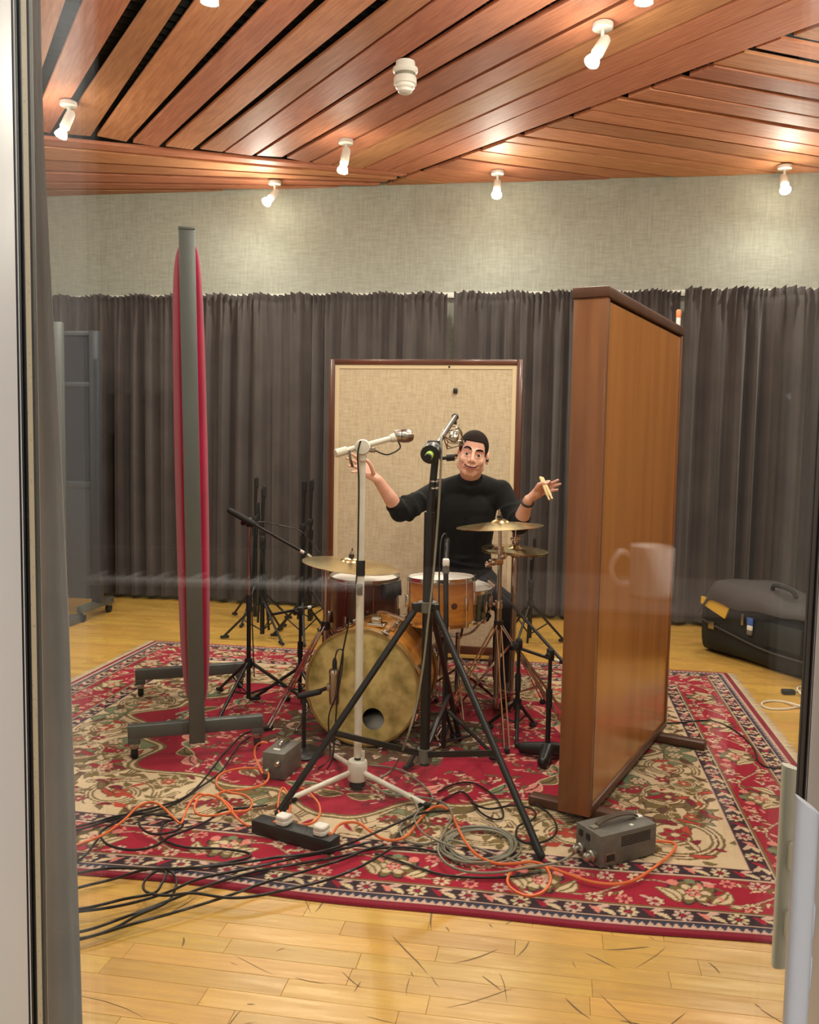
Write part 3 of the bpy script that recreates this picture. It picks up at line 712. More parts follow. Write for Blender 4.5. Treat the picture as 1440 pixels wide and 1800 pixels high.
# ---- tall wooden screen, seen end-on
n0, n1 = gv(1036, 1443, .035), gv(1172, 1281, .035)
u = (n1 - n0).normalized(); w = Vector((-u.y, u.x, 0)); Ls = (n1 - n0).length; TH = .118; ZB, ZT = .035, 1.845
SAX = (u, w, UP)
n0.z = n1.z = .0108; cen = n0 + u * Ls / 2 + w * TH / 2
t = thing('wooden_screen', 'tall varnished wooden acoustic screen standing end-on on the rug', 'acoustic screen', cen)
MB().box(cen + UP * ((ZB + ZT) / 2), (Ls - .05, TH - .014, ZT - ZB - .02), SAX).build('core_panel', 'veneer', t, smooth=0)
for k in (0, 1):
    c = n0 + u * (.0125 if k == 0 else Ls - .0125) + w * TH / 2
    MB().rbox(c + UP * ((ZB + ZT) / 2), (.025, TH, ZT - ZB), .002, SAX).build('edge_board', 'veneer_edge', t)
MB().rbox(cen + UP * (ZT + .018), (Ls + .012, TH + .012, .036), .004, SAX).build('top_cap', 'dark_trim', t)
MB().rbox(cen + UP * (ZB + .016), (Ls - .05, TH + .002, .03), .003, SAX).build('bottom_rail', 'dark_trim', t)
MB().rbox(n0 + u * (.028) + w * .0035 + UP * ((ZB + ZT) / 2), (.008, .007, ZT - ZB), .002, SAX).build('corner_bead', 'dark_trim', t)
for q in (.10, Ls - .12):
    MB().rbox(n0 + u * q + w * (TH / 2 - .03) + UP * .018, (.06, .46, .036), .008, SAX).build('foot', 'dark_trim', t)
c = n1 + w * .02 - u * .02 + UP * (ZT + .036)
t = thing('marker_pen', 'small white pen with orange cap upright on the wooden screen', 'pen', c)
MB().lathe(c, UP, [(0, 0), (.010, 0), (.010, .045), (0, .045)], 12).build('barrel', 'white_plastic', t)
MB().lathe(c, UP, [(0, .045), (.011, .045), (.011, .074), (.006, .08), (0, .08)], 12).build('cap', 'orange_cable', t)

# ---- beige panel behind the drummer
pb = toroom(P(750, 800, 5.42))[1]; a0, a1 = toroom(RB(579, 700, pb))[0], toroom(RB(918, 700, pb))[0]; zt = RB(750, 632, pb).z; zb = .05
t = thing('acoustic_panel', 'beige cloth acoustic panel with mahogany frame behind the drummer', 'acoustic panel', RM((a0 + a1) / 2, pb, 0.0108))
rbx(MB(), a0 + .03, a1 - .03, pb + .004, pb + .08, zb + .03, zt - .03).build('cloth_face', 'panel_cloth', t, smooth=0)
for q0, q1, z0, z1 in ((a0, a0 + .034, zb, zt), (a1 - .034, a1, zb, zt), (a0 + .0345, a1 - .0345, zt - .030, zt), (a0 + .0345, a1 - .0345, zb, zb + .05)):
    MB().rbox(RM((q0 + q1) / 2, pb + .038, (z0 + z1) / 2), (q1 - q0, .10, z1 - z0), .003, RAX).build('frame_board', 'mahogany', t)
mat('piping', (.72, .58, .36), .8)
for q0, q1, z0, z1 in ((a0 + .036, a0 + .062, zb + .052, zt - .032), (a1 - .062, a1 - .036, zb + .052, zt - .032), (a0 + .0625, a1 - .0625, zt - .056, zt - .032)):
    rbx(MB(), q0, q1, pb - .001, pb + .004, z0, z1).build('edging_strip', 'piping', t, smooth=0)
h = RB(801, 687, pb); MB().rbox(h - EN * .008, (.026, .016, .030), .004, RAX).build('hook', 'black_metal', t)
h = RB(790, 645, pb); MB().lathe(h, -EN, [(0, 0), (.007, 0), (.005, .006), (0, .008)], 10).build('screw', 'black_metal', t)
for q in (a0 + .12, a1 - .12): MB().rbox(RM(q, pb + .04, .0365), (.07, .34, .05), .008, RAX).build('foot', 'dark_trim', t)

# ---- crimson padded screen on casters, seen edge-on
fm, bmid = (gv(230, 1350) + gv(458, 1322)) / 2, (gv(250, 1226) + gv(420, 1216)) / 2
D = (bmid - fm).normalized(); Lg = (bmid - fm).length; Wd = Vector((D.y, -D.x, 0)); PAX = (Wd, D, UP)
fm.z = bmid.z = .0155
t = thing('padded_screen', 'crimson velvet padded screen in a grey steel frame on casters', 'acoustic screen', fm + D * Lg / 2)
zt, zb = 2.17, .065
for k, q in enumerate((-.01, Lg + .02)):
    MB().rbox(fm + D * q + UP * ((zt + zb) / 2), (.064, .045, zt - zb), .004, PAX).build('post', 'steel_grey', t)
    MB().rbox(fm + D * q + UP * (zt + .004), (.066, .05, .014), .004, PAX).build('post_cap', 'steel_grey', t)
for z in (.16, 2.10): MB().rbox(fm + D * (Lg / 2) + UP * z, (.045, Lg - .05, .05), .004, PAX).build('cross_rail', 'steel_grey', t)
for s in (-1, 1):
    nu, nv = 25, 33; uu, vv = np.meshgrid(.5 - .5 * np.cos(np.linspace(0, np.pi, nu)), .5 - .5 * np.cos(np.linspace(0, np.pi, nv)), indexing='ij')
    bulge = (np.clip(np.sin(np.pi * uu), 0, 1) ** .18) * (np.clip(np.sin(np.pi * vv), 0, 1) ** .12)
    off = s * (.012 + (.070 if s > 0 else .050) * bulge)
    al = .02 + (Lg - .03) * uu; zz = .215 + (2.125 - .215) * vv
    base = np.array(fm)[None, None] + al[..., None] * np.array(D) + off[..., None] * np.array(Wd) + zz[..., None] * np.array(UP)
    grid_mesh('pad', base.reshape(-1, 3), nu, nv, 'red_velvet', t, flip=s < 0)
MB().box(fm + D * (Lg / 2) + UP * 1.19, (.02, Lg - .03, 1.84), PAX).build('backing_board', 'steel_grey', t, smooth=0)
for q in (0.0, Lg):
    p = fm + D * q; mid = p + UP * .118
    f = MB(); f.rbox(mid + D * (.040 if q == 0 else -.020), (.56, .045, .055), .004, PAX)
    ft = f.build('foot_bar', 'steel_grey', t)
    for s in (-1, 1):
        e = p + Wd * (s * .255) + (D * .040 if q == 0 else D * -.020)
        MB().rbox(e + UP * .082, (.05, .044, .03), .004, PAX).build('leg', 'steel_grey', t)
        c = MB(); c.rbox(e + UP * .056, (.036, .034, .024), .004, PAX); c.build('caster_fork', 'worn_steel', t)
        MB().lathe(e + Wd * -.014 + UP * .026 + D * .01, Wd, [(0, 0), (.022, 0), (.0255, .006), (.0255, .022), (.022, .028), (0, .028)], 18).build('caster_wheel', 'black_rubber', t)

t.rotation_mode = 'AXIS_ANGLE'; t.rotation_axis_angle = (math.radians(-1.05), D.x, D.y, 0)
# ---- dark rolling screen with glazed upper half, by the curtain
b = toroom(P(140, 900, 6.55))[1]; aR_ = toroom(RB(176, 700, b))[0]; zt = RB(150, 582, b).z; aL_ = aR_ - 1.15
t = thing('rolling_screen', 'slate grey rolling screen with dark glazed upper panels by the curtain', 'screen', RM((aL_ + aR_) / 2, b, 0))
zs = [RB(150, y, b).z for y in (582, 672, 678, 846, 856, 1035)]
for q0, q1 in ((aL_, aL_ + .07), (aR_ - .07, aR_)): MB().rbox(RM((q0 + q1) / 2, b, (zt + .12) / 2), (.07, .06, zt - .12), .006, RAX).build('stile', 'slate_paint', t)
for z0, z1 in ((zt - .035, zt), (zs[1] - .035, zs[1]), (zs[3] - .05, zs[3])): MB().rbox(RM((aL_ + aR_) / 2, b, (z0 + z1) / 2), (1.01, .045, z1 - z0), .005, RAX).build('rail', 'slate_paint', t)
for z0, z1 in ((zs[1], zt - .035), (zs[3], zs[1] - .035)): rbx(MB(), aL_ + .07, aR_ - .07, b - .008, b + .008, z0, z1).build('pane', 'screen_glass', t, smooth=0)
rbx(MB(), aL_ + .07, aR_ - .07, b - .015, b + .015, .14, zs[3] - .05).build('lower_panel', 'slate_paint', t, smooth=0)
for q in (aL_ + .05, aR_ - .05):
    MB().rbox(RM(q, b, .095), (.05, .46, .05), .005, RAX).build('foot_bar', 'steel_grey', t)
    for s in (-1, 1):
        MB().lathe(RM(q - .014, b + s * .19, .034), E1, [(0, 0), (.03, 0), (.033, .006), (.033, .022), (.03, .028), (0, .028)], 16).build('caster_wheel', 'black_rubber', t)
        MB().box(RM(q, b + s * .19, .065), (.04, .04, .02), RAX).build('caster_fork', 'worn_steel', t, smooth=0)
b2 = toroom(P(100, 900, 6.15))[1]; q = toroom(RB(103, 700, b2))[0]; zt = RB(103, 566, b2).z
t = thing('steel_post', 'plain grey steel post with base bar beside the slate rolling screen', 'post', RM(q, b2, 0))
MB().rbox(RM(q, b2, (zt + .05) / 2), (.07, .05, zt - .05), .006, RAX).build('upright', 'steel_grey', t)
MB().rbox(RM(q, b2, .03), (.09, .40, .058), .006, RAX).build('base_bar', 'steel_grey', t)

# ---- open black bag on the floor
A0, A1 = gv(1224, 1143), gv(1412, 1201); bu = (A1 - A0).normalized(); bw = Vector((-bu.y, bu.x, 0))
if bw.x < 0: bw = -bw
BL, BW = 1.12, .44
org = A0 + bu * BL / 2 + bw * BW / 2
t = thing('duffel_bag', 'long open black bag with grey flap and yellow lining by the curtain', 'bag', org)
secs = [(-.01, .72, .20), (.02, .92, .36), (.12, 1.0, .44), (.35, 1.0, .40), (.6, 1.0, .36), (.85, 1.0, .36), (1.02, .98, .34), (1.10, .86, .28), (1.12, .6, .18)]
mb = MB(); n = 28
for s_, wk, h in secs:
    c = A0 + bu * s_ + bw * BW / 2
    for i in range(n):
        a = 2 * math.pi * i / n; ca, sa = math.cos(a), math.sin(a); q = lambda v, e: math.copysign(abs(v) ** e, v)
        jit = 1 + .02 * math.sin(5 * a + s_ * 9)
        mb.v.append(c + bw * (q(ca, .45) * BW / 2 * wk * jit) + UP * (h / 2 + .002 + q(sa, .5) * h / 2 * jit * .99))
for k in range(len(secs) - 1): mb.f += [(k * n + i, k * n + (i + 1) % n, (k + 1) * n + (i + 1) % n, (k + 1) * n + i) for i in range(n)]
mb.f += [tuple(range(n))[::-1], tuple((len(secs) - 1) * n + i for i in range(n))]
for v in mb.v: v.z = max(v.z, .002)
mb.build('body', 'bag_black', t, smooth=60)
# flap draped over the top
nu, nv = 30, 16; uu, vv = np.meshgrid(np.linspace(0, 1, nu), np.linspace(0, 1, nv), indexing='ij')
hx = np.interp(uu, [0, .08, .2, .45, .7, 1], [.36, .475, .49, .46, .42, .40])
s_ = .04 + uu * 1.02; wv = -.035 + vv * (BW - .02)
zz = hx + .018 * np.sin(np.pi * vv) + .008 * np.sin(uu * 17 + vv * 3) - np.clip(.12 - vv, 0, 1) * (.75 + .35 * np.sin(uu * 6))
base = np.array(A0)[None, None] + s_[..., None] * np.array(bu) + wv[..., None] * np.array(bw) + zz[..., None] * np.array(UP)
o = grid_mesh('flap', base.reshape(-1, 3), nu, nv, 'bag_grey', t); sm = o.modifiers.new('s', 'SOLIDIFY'); sm.thickness = .008; sm.offset = 1
ax = (bu, bw, UP)
mb = MB(); p0, p1 = A0 - bw * .020 + UP * .375 + bu * .045, A0 - bw * .020 + bu * .30 + UP * .365
mb.add([p0, p1, p1 - UP * .10 - bu * .04 - bw * .004, p0 - UP * .045 - bw * .002, p0 + bw * .01, p1 + bw * .01, p1 - UP * .10 - bu * .04 + bw * .006, p0 - UP * .045 + bw * .008], [(0, 1, 2, 3), (4, 5, 6, 7), (0, 1, 5, 4), (1, 2, 6, 5), (2, 3, 7, 6), (3, 0, 4, 7)])
mb.build('lining', 'yellow_cloth', t, smooth=0)
mb = MB(); mb.tube(spline([A0 + bu * .50 + bw * .12 + UP * .485, A0 + bu * .53 + bw * .11 + UP * .515, A0 + bu * .66 + bw * .10 + UP * .505, A0 + bu * .70 + bw * .10 + UP * .465], 6), .013, 8).build('grab_handle', 'bag_black', t)
mat('tag_blue', (.06, .14, .45), .5)
for nm, m_, s_, z, wdt, hgt in (('tag', 'tag_blue', .46, .285, .045, .045), ('tag', 'drum_white', .46, .245, .04, .03), ('tag', 'grey_enamel', .46, .215, .04, .03), ('buckle', 'worn_steel', .14, .20, .05, .05), ('zip_pull', 'worn_steel', .40, .285, .02, .07)):
    MB().rbox(A0 - bw * .012 + bu * s_ + UP * z, (wdt, .012, hgt), .003, ax).build(nm, m_, t)
MB().rbox(A0 - bw * .014 + bu * .72 + UP * .235, (.28, .03, .15), .012, ax).build('side_pocket', 'bag_black', t)
c = A0 - bw * .05 + bu * .93 + UP * .235
MB().lathe(c, bu, [(0, .0), (.035, 0), (.042, .004), (.042, .26), (.03, .265), (0, .265)], 16).build('rolled_pouch', 'bag_grey', t)
mb = MB(); mb.tube(spline([A0 - bw * .006 + bu * .05 + UP * .22, A0 - bw * .012 + bu * .3 + UP * .175, A0 - bw * .012 + bu * .6 + UP * .13, A0 - bw * .01 + bu * 1.0 + UP * .12], 8), .006, 6).build('zip_seam', 'bag_grey', t)
# ================================================================ DRUM KIT
def ring(mb, c, ax, r, tube_r, n=40, k=6):
    X, Y, _ = frame_of(ax); pts = [Vector(c) + (X * math.cos(2 * math.pi * i / n) + Y * math.sin(2 * math.pi * i / n)) * r for i in range(n)]
    return mb.tube(pts, tube_r, k, closed=True)
def drum(t, c, ax, r, depth, shell, head, nl=6, hoop='chrome', hoop_w=.014, rod=True, phase=0.2, bottom='drum_white', lug='chrome', hoopr=.006):
    """c is the centre of the top head; the shell runs back along -ax"""
    ax = Vector(ax).normalized(); c = Vector(c); X, Y, _ = frame_of(ax)
    MB().lathe(c, ax, [(r - .008, -.004), (r, -.006), (r, -depth + .006), (r - .008, -depth + .004), (r - .008, -.004)], 48).build('shell', shell, t)
    MB().lathe(c, ax, [(0, .001), (r - .03, .001), (r - .006, -.001), (r + .002, -.006), (r + .002, -.012)], 48).build('head', head, t)
    MB().lathe(c, ax, [(0, -depth - .001), (r + .001, -depth), (r + .002, -depth + .01)], 48).build('resonant_head', bottom, t)
    for z in (0, -depth):
        s = 1 if z == 0 else -1
        MB().lathe(c + ax * z, ax, [(r + .003, s * .010), (r + .003 + hoopr, s * .010), (r + .004 + hoopr, s * (.010 - hoop_w)), (r + .010 + hoopr, s * (.008 - hoop_w)), (r + .003, s * (.004 - hoop_w)), (r + .003, s * .010)], 48).build('hoop', hoop, t)
    for i in range(nl):
        a = 2 * math.pi * (i / nl) + phase; e = X * math.cos(a) + Y * math.sin(a); tg = ax.cross(e)
        mb = MB(); mb.rbox(c + e * (r + .010) - ax * depth / 2, (.020, .018, min(.06, depth * .4)), .005, (e, tg, ax)); lg = mb.build('lug', lug, t)
        mb = MB(); mb.cyl(c + e * (r + .011) + ax * .004, c + e * (r + .011) - ax * (depth + .004), .0028, n=6)
        mb.ball(c + e * (r + .011) + ax * .007, .006, 8).ball(c + e * (r + .011) - ax * (depth + .007), .006, 8).build('tension_rod', 'chrome', lg)
# ---- bass drum
FRc = P(636, 1218, 3.80); FRc.z = .276; yaw = math.radians(14)
BA = Vector((-math.sin(yaw), -math.cos(yaw), 0)); BR, BD = .254, .365
BX, BY = UP.cross(BA).normalized() * -1, UP
BX = Vector((-BA.y, BA.x, 0)); BX = BX if BX.x > 0 else -BX
t = thing('bass_drum', 'amber bass drum with stained calfskin front head and round port hole', 'bass drum', (FRc.x, FRc.y, 0))
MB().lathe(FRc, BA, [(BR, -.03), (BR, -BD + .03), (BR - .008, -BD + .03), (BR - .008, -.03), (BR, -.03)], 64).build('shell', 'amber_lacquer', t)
MB().lathe(FRc, BA, [(BR - .009, -.03), (BR - .009, -BD + .03)], 48).build('shell_shade', 'void_black', t)  # black inner sheet in place of the shade inside the drum
hp = P(658, 1262, 3.80) - FRc; hx, hy = hp.dot(BX), hp.z; hr = .049
n = 56; rings = 6; mb = MB()
for k in range(rings + 1):
    q = k / rings
    for i in range(n):
        a = 2 * math.pi * i / n; x0, y0 = hx + hr * math.cos(a), hy + hr * math.sin(a); x1, y1 = (BR + .001) * math.cos(a), (BR + .001) * math.sin(a)
        x, y = x0 + (x1 - x0) * q, y0 + (y1 - y0) * q; mb.v.append(FRc + BX * x + BY * y + BA * (.004 * (1 - (x * x + y * y) / BR ** 2)))
for k in range(rings): mb.f += [(k * n + i, k * n + (i + 1) % n, (k + 1) * n + (i + 1) % n, (k + 1) * n + i) for i in range(n)]
mb.build('front_head', 'drum_calf', t)
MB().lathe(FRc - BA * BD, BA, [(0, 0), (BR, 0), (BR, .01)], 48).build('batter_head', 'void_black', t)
for z, s in ((0.004, 1), (-BD - .004, -1)):
    MB().lathe(FRc + BA * z, BA, [(BR - .001, s * .004), (BR + .008, s * .004), (BR + .008, -s * .036), (BR + .002, -s * .036), (BR - .001, s * .004)], 64).build('hoop', 'hoop_wood', t)
for i in range(8):
    a = 2 * math.pi * (i + .5) / 8; e = BX * math.cos(a) + UP * math.sin(a); tg = BA.cross(e)
    for z in (0, -BD):
        s = 1 if z == 0 else -1
        mb = MB(); mb.rbox(FRc + BA * (z - s * .016) + e * (BR + .020), (.014, .026, .05), .004, (e, tg, BA)); mb.cyl(FRc + BA * (z + s * .012) + e * (BR + .022), FRc + BA * (z - s * .13) + e * (BR + .022), .0035, n=6)
        q = FRc + BA * (z + s * .014) + e * (BR + .022); mb.cyl(q - tg * .018, q + tg * .018, .0045, n=6)
        cl = mb.build('claw', 'chrome', t)
        MB().rbox(FRc + BA * (z - s * .14) + e * (BR + .014), (.022, .022, .055), .006, (e, tg, BA)).build('lug', 'chrome', t)
for s in (-1, 1):
    e = (BX * s * .93 - UP * .36).normalized(); p = FRc - BA * .12 + e * (BR + .004)
    q = p + BX * (s * .10) + BA * .03; q.z = .022
    mb = MB(); mb.cyl(p, q, .006, n=8); mb.ball(q, .010, 8); mb.rbox(p, (.03, .03, .03), .006); mb.build('spur', 'chrome', t)
# tom holder plate on the shell
e = UP; p = FRc - BA * .12 + UP * (BR + .006) + BX * .03
mb = MB(); mb.rbox(p, (.085, .06, .014), .004, (BX, BA, UP)); mb.rbox(p + UP * .02, (.045, .03, .03), .005, (BX, BA, UP)); mb.build('holder_plate', 'chrome', t)
pl = FRc - BA * .14 + BX * .06 - UP * (BR - .056)
o = MB().ball(pl, .10, 20, (1.05, .9, .52)).build('pillow', 'drum_white', None, at=pl - UP * .075)
tag(o, 'white cushion stuffed inside the bass drum behind its port hole', 'cushion')
# ---- rack tom
c = P(776, 1016, 4.03); ax = Vector((-.02, .03, 1)).normalized()
t = thing('rack_tom', 'amber rack tom with chrome hoops above the bass drum', 'tom drum', c - UP * .2)
drum(t, c, ax, .150, .200, 'amber_lacquer', 'drum_white', 6, phase=.75)
bd_ = P(800, 1064, 3.88); e = (Vector((bd_.x, bd_.y, 0)) - Vector((c.x, c.y, 0))).normalized(); q = c + e * .152 - UP * .105
mat('badge', (.10, .055, .03), .4, metal=.3)
mb = MB(); mb.lathe(q - e * .004, e, [(0, 0), (.016, 0), (.015, .006), (.006, .007), (0, .005)], 18); mb.build('badge', 'badge', t)
base = FRc - BA * .12 + UP * (BR + .03) + BX * .03
tb = c - ax * .205; mb = MB(); mb.tube(spline([base, base + UP * .015 + Vector((.03, .06, 0)), tb + Vector((-.05, -.02, -.03)), tb + Vector((-.01, 0, .0))], 8), .011, 10); mb.rbox(tb + Vector((-.01, 0, -.012)), (.04, .04, .03), .006); mb.build('mount_arm', 'chrome', t)
# ---- floor tom
c = P(641, 1014, 4.46); t = thing('floor_tom', 'dark mahogany floor tom with white head and a black cloth on its rim', 'tom drum', (c.x, c.y, 0))
drum(t, c, Vector((0.0, -.03, 1)), .170, .40, 'mahogany', 'drum_white', 8, phase=.3, hoop='worn_steel', lug='worn_steel')
for a in (.6, 2.7, 4.7):
    e = Vector((math.cos(a), math.sin(a), 0)); p = c + e * .19
    mb = MB(); mb.cyl(Vector((p.x, p.y, .025)), Vector((p.x, p.y, c.z - .12)), .0055, n=8); mb.ball(Vector((p.x, p.y, .025)), .013, 8); mb.rbox(Vector((p.x, p.y, c.z - .24)) - e * .008, (.03, .03, .04), .005); mb.build('leg', 'chrome', t)
cl = MB(); nn = 9; V = []
for i in range(nn):
    a = -1.0 + i * .12; e = Vector((math.cos(a), math.sin(a), 0)); V += [c + e * .186 - UP * .012, c + e * .192 - UP * (.075 + .012 * math.sin(i * 2))]
cl.v = V; cl.f = [(2 * i, 2 * i + 2, 2 * i + 3, 2 * i + 1) for i in range(nn - 1)]
o = cl.build('damping_cloth', 'felt', t); sm = o.modifiers.new('s', 'SOLIDIFY'); sm.thickness = .012
# ---- snare
c = P(807, 1030, 4.38); t = thing('snare_drum', 'dark green snare drum with cream head behind the rack tom', 'snare drum', (c.x, c.y, 0))
sax = Vector((.05, -.07, 1)).normalized()
drum(t, c, sax, .157, .145, 'green_lacquer', 'drum_white', 8, phase=.1)
sc_ = Vector((c.x, c.y, 0))
for k in range(3):
    a = .6 + k * 2.094; e = Vector((math.cos(a), math.sin(a), 0))
    mb = MB(); mb.cyl(sc_ + UP * .22, sc_ + e * .26 + UP * .025, .008, n=8); mb.ball(sc_ + e * .26 + UP * .025, .013, 8); mb.build('stand_leg', 'chrome', t)
    mb = MB(); mb.tube(spline([sc_ + UP * .38, sc_ + e * .10 + UP * .40, c - UP * .16 + e * .18, c - UP * .135 + e * .20], 6), .006, 8); mb.build('basket_arm', 'chrome', t)
MB().cyl(sc_ + UP * .08, sc_ + UP * .40, .012, n=10).build('stand_tube', 'chrome', t)

# ---- cymbals and their stands
def cymbal(name, c, ax, r, label, prof=None):
    rb = r * .22
    pf = [(.006, .020), (rb * .5, .018), (rb * .85, .010), (rb, .002)] + [(rb + (r - rb) * k / 8, .002 - .020 * (k / 8) ** 1.3) for k in range(1, 9)]
    pf = pf + [(a, b - .0022) for a, b in pf[::-1]] + [pf[0]]
    o = MB().lathe(c, ax, pf, 56).build(name, 'bronze', None, at=Vector(c)); tag(o, label, 'cymbal'); return o
def braced_tripod(t, g, zc, zf, rad, angs, m='chrome', r=.006, foot='black_rubber'):
    for a in angs:
        e = Vector((math.cos(a), math.sin(a), 0)); s = Vector((-e.y, e.x, 0)) * .011; f = g + e * rad + UP * .0245
        mb = MB(); mb.cyl(g + e * .015 + UP * zc + s, f + s, r * .7, n=6); mb.cyl(g + e * .015 + UP * zc - s, f - s, r * .7, n=6)
        md = g + e * (rad * .55) + UP * (zc * .45 + .014 * .55); mb.cyl(g + UP * zf + e * .012, md + s, r * .6, n=6); mb.cyl(g + UP * zf + e * .012, md - s, r * .6, n=6)
        lg = mb.build('leg', m, t); MB().rbox(f - UP * .002, (.05, .022, .022), .006, (e, Vector((-e.y, e.x, 0)), UP)).build('rubber_foot', foot, lg)
    MB().cyl(g + UP * (zc - .02), g + UP * (zc + .02), .022, n=14).build('collar', 'black_metal', t); MB().cyl(g + UP * (zf - .015), g + UP * (zf + .015), .018, n=14).build('collar', m, t)
def wing(p, d, t, m='chrome'):
    x, y, z = frame_of(d); mb = MB(); mb.lathe(p, d, [(0, 0), (.008, 0), (.008, .014), (0, .014)], 10); mb.rbox(p + z * .012 + x * .015, (.026, .005, .012), .002, (x, y, z)); mb.rbox(p + z * .012 - x * .015, (.026, .005, .012), .002, (x, y, z)); mb.build('wing_nut', m, t)
def top_bits(t, p, ax):
    ax = Vector(ax).normalized()
    MB().cyl(p - ax * .05, p + ax * .065, .0035, n=8).build('rod', 'chrome', t)
    MB().cyl(p + ax * .022, p + ax * .034, .014, n=14).build('felt', 'felt', t); wing(p + ax * .036, ax, t)
# crash on the hi-hat side
c = P(879, 919, 4.12); ax = Vector((-.055, .015, 1)).normalized()
cymbal('crash_cymbal', c, ax, .205, 'thin bronze crash cymbal at the drummer\'s waist, upper of the stacked cymbals')
g = Vector((c.x + .005, c.y, 0)); t = thing('cymbal_stand', 'chrome braced cymbal stand under the crash cymbal', 'cymbal stand', g)
braced_tripod(t, g, .50, .14, .36, (3.75, 4.75, 5.85)); top_bits(t, c, ax)
MB().cyl(g + UP * .10, g + UP * .60, .0145, n=14).build('lower_tube', 'worn_steel', t); MB().cyl(g + UP * .58, g + UP * .86, .011, n=12).build('middle_tube', 'worn_steel', t)
MB().cyl(g + UP * .84, c - ax * .02, .008, n=10).build('upper_tube', 'chrome', t)
for z in (.60, .86): MB().cyl(g + UP * (z - .02), g + UP * (z + .015), .019, n=12).build('collar', 'chrome', t); wing(g + UP * z + Vector((-.018, -.004, 0)), (-1, -.2, 0), t)
mb = MB(); q = g + UP * .80
for dx, dz in ((-.03, .0), (.015, .03), (-.055, -.01)): mb.ball(q + Vector((dx, -.01, dz)), .018, 10)
mb.rbox(q + Vector((-.02, 0, 0)), (.07, .03, .03), .008); mb.build('tilter', 'chrome', t)
# hi-hat
c = P(906, 963, 4.30); g = Vector((c.x, c.y, 0)); t = thing('hi_hat', 'hi-hat pair on a chrome stand below the crash cymbal', 'hi-hat', g)
pf = [(.006, .016), (.02, .014), (.034, .002)] + [(.034 + .131 * k / 6, .002 - .013 * k / 6) for k in range(1, 7)]; pf = pf + [(a, b - .002) for a, b in pf[::-1]] + [pf[0]]
MB().lathe(c, (.05, -.05, 1), pf, 48).build('top_cymbal', 'bronze', t); MB().lathe(c - UP * .030, (0, 0, -1), pf, 48).build('bottom_cymbal', 'bronze', t)
MB().cyl(g + UP * .08, g + UP * .62, .013, n=12).build('lower_tube', 'worn_steel', t); MB().cyl(g + UP * .60, c - UP * .05, .0095, n=12).build('upper_tube', 'chrome', t); MB().cyl(c - UP * .06, c + UP * .09, .003, n=8).build('pull_rod', 'chrome', t)
mb = MB(); mb.cyl(c + UP * .025, c + UP * .055, .013, n=12); mb.rbox(c + UP * .045, (.05, .012, .015), .003); mb.build('clutch', 'chrome', t)
braced_tripod(t, g, .36, .12, .28, (-.3, .8, 3.1)); mb = MB(); mb.rbox(g + Vector((-.02, .16, .052)), (.085, .26, .012), .004, (Vector((1, 0, 0)), Vector((0, .97, .2)), Vector((0, -.2, .97)))); mb.build('pedal', 'worn_steel', t)
# ride on the floor-tom side
c = P(617, 987, 4.18); ax = Vector((.10, -.02, 1)).normalized()
cymbal('ride_cymbal', c, ax, .232, 'broad bronze ride cymbal above the mahogany floor tom')
g = gv(572, 1262); g = Vector((P(573, 1000, 4.22).x, 4.22, 0)); t = thing('cymbal_stand', 'brass-tinted boom cymbal stand under the ride cymbal', 'cymbal stand', g)
braced_tripod(t, g, .46, .14, .33, (2.3, 3.9, .9)); top_bits(t, c, ax)
MB().cyl(g + UP * .10, g + UP * .44, .015, n=14).build('lower_tube', 'worn_steel', t); MB().cyl(g + UP * .42, g + UP * .745, .0115, n=12).build('upper_tube', 'worn_steel', t); MB().cyl(g + UP * .74, c - ax * .03, .0075, n=10).build('boom_arm', 'worn_steel', t)
MB().cyl(g + UP * .415, g + UP * .46, .021, n=12).build('collar', 'worn_steel', t); wing(g + UP * .44 + Vector((-.02, -.004, 0)), (-1, -.2, 0), t, 'black_metal'); MB().ball(g + UP * .745, .020, 10).build('tilter', 'worn_steel', t)
# bass drum pedal and throne, behind the drum
g = FRc - BA * (BD + .16); g = Vector((g.x, g.y, 0)); t = thing('kick_pedal', 'chrome bass drum pedal on the rug behind the bass drum', 'pedal', g)
mb = MB(); mb.rbox(g + UP * .02 - BA * .08, (.10, .30, .012), .004, (BX, BA, UP)); mb.build('base_plate', 'worn_steel', t)
for s in (-1, 1): MB().cyl(g + BX * s * .055 + UP * .02, g + BX * s * .055 + UP * .24, .007, n=8).build('post', 'chrome', t)
MB().cyl(g - BX * .06 + UP * .235, g + BX * .06 + UP * .235, .007, n=8).build('axle', 'chrome', t)
mb = MB(); mb.cyl(g + UP * .235, g + UP * .30 + BA * .10, .004, n=6); mb.ball(g + UP * .30 + BA * .11, .025, 10); mb.build('beater', 'drum_white', t)
g = Vector((.185, 4.74, 0)); t = thing('drum_throne', 'round black drum throne under the seated drummer', 'stool', g)
MB().lathe(g + UP * .372, UP, [(0, 0), (.15, 0), (.17, .02), (.17, .06), (.15, .08), (0, .085)], 28).build('seat', 'black_plastic', t)
MB().cyl(g + UP * .10, g + UP * .375, .014, n=12).build('pole', 'chrome', t); braced_tripod(t, g, .28, .10, .25, (.4, 2.5, 4.6))
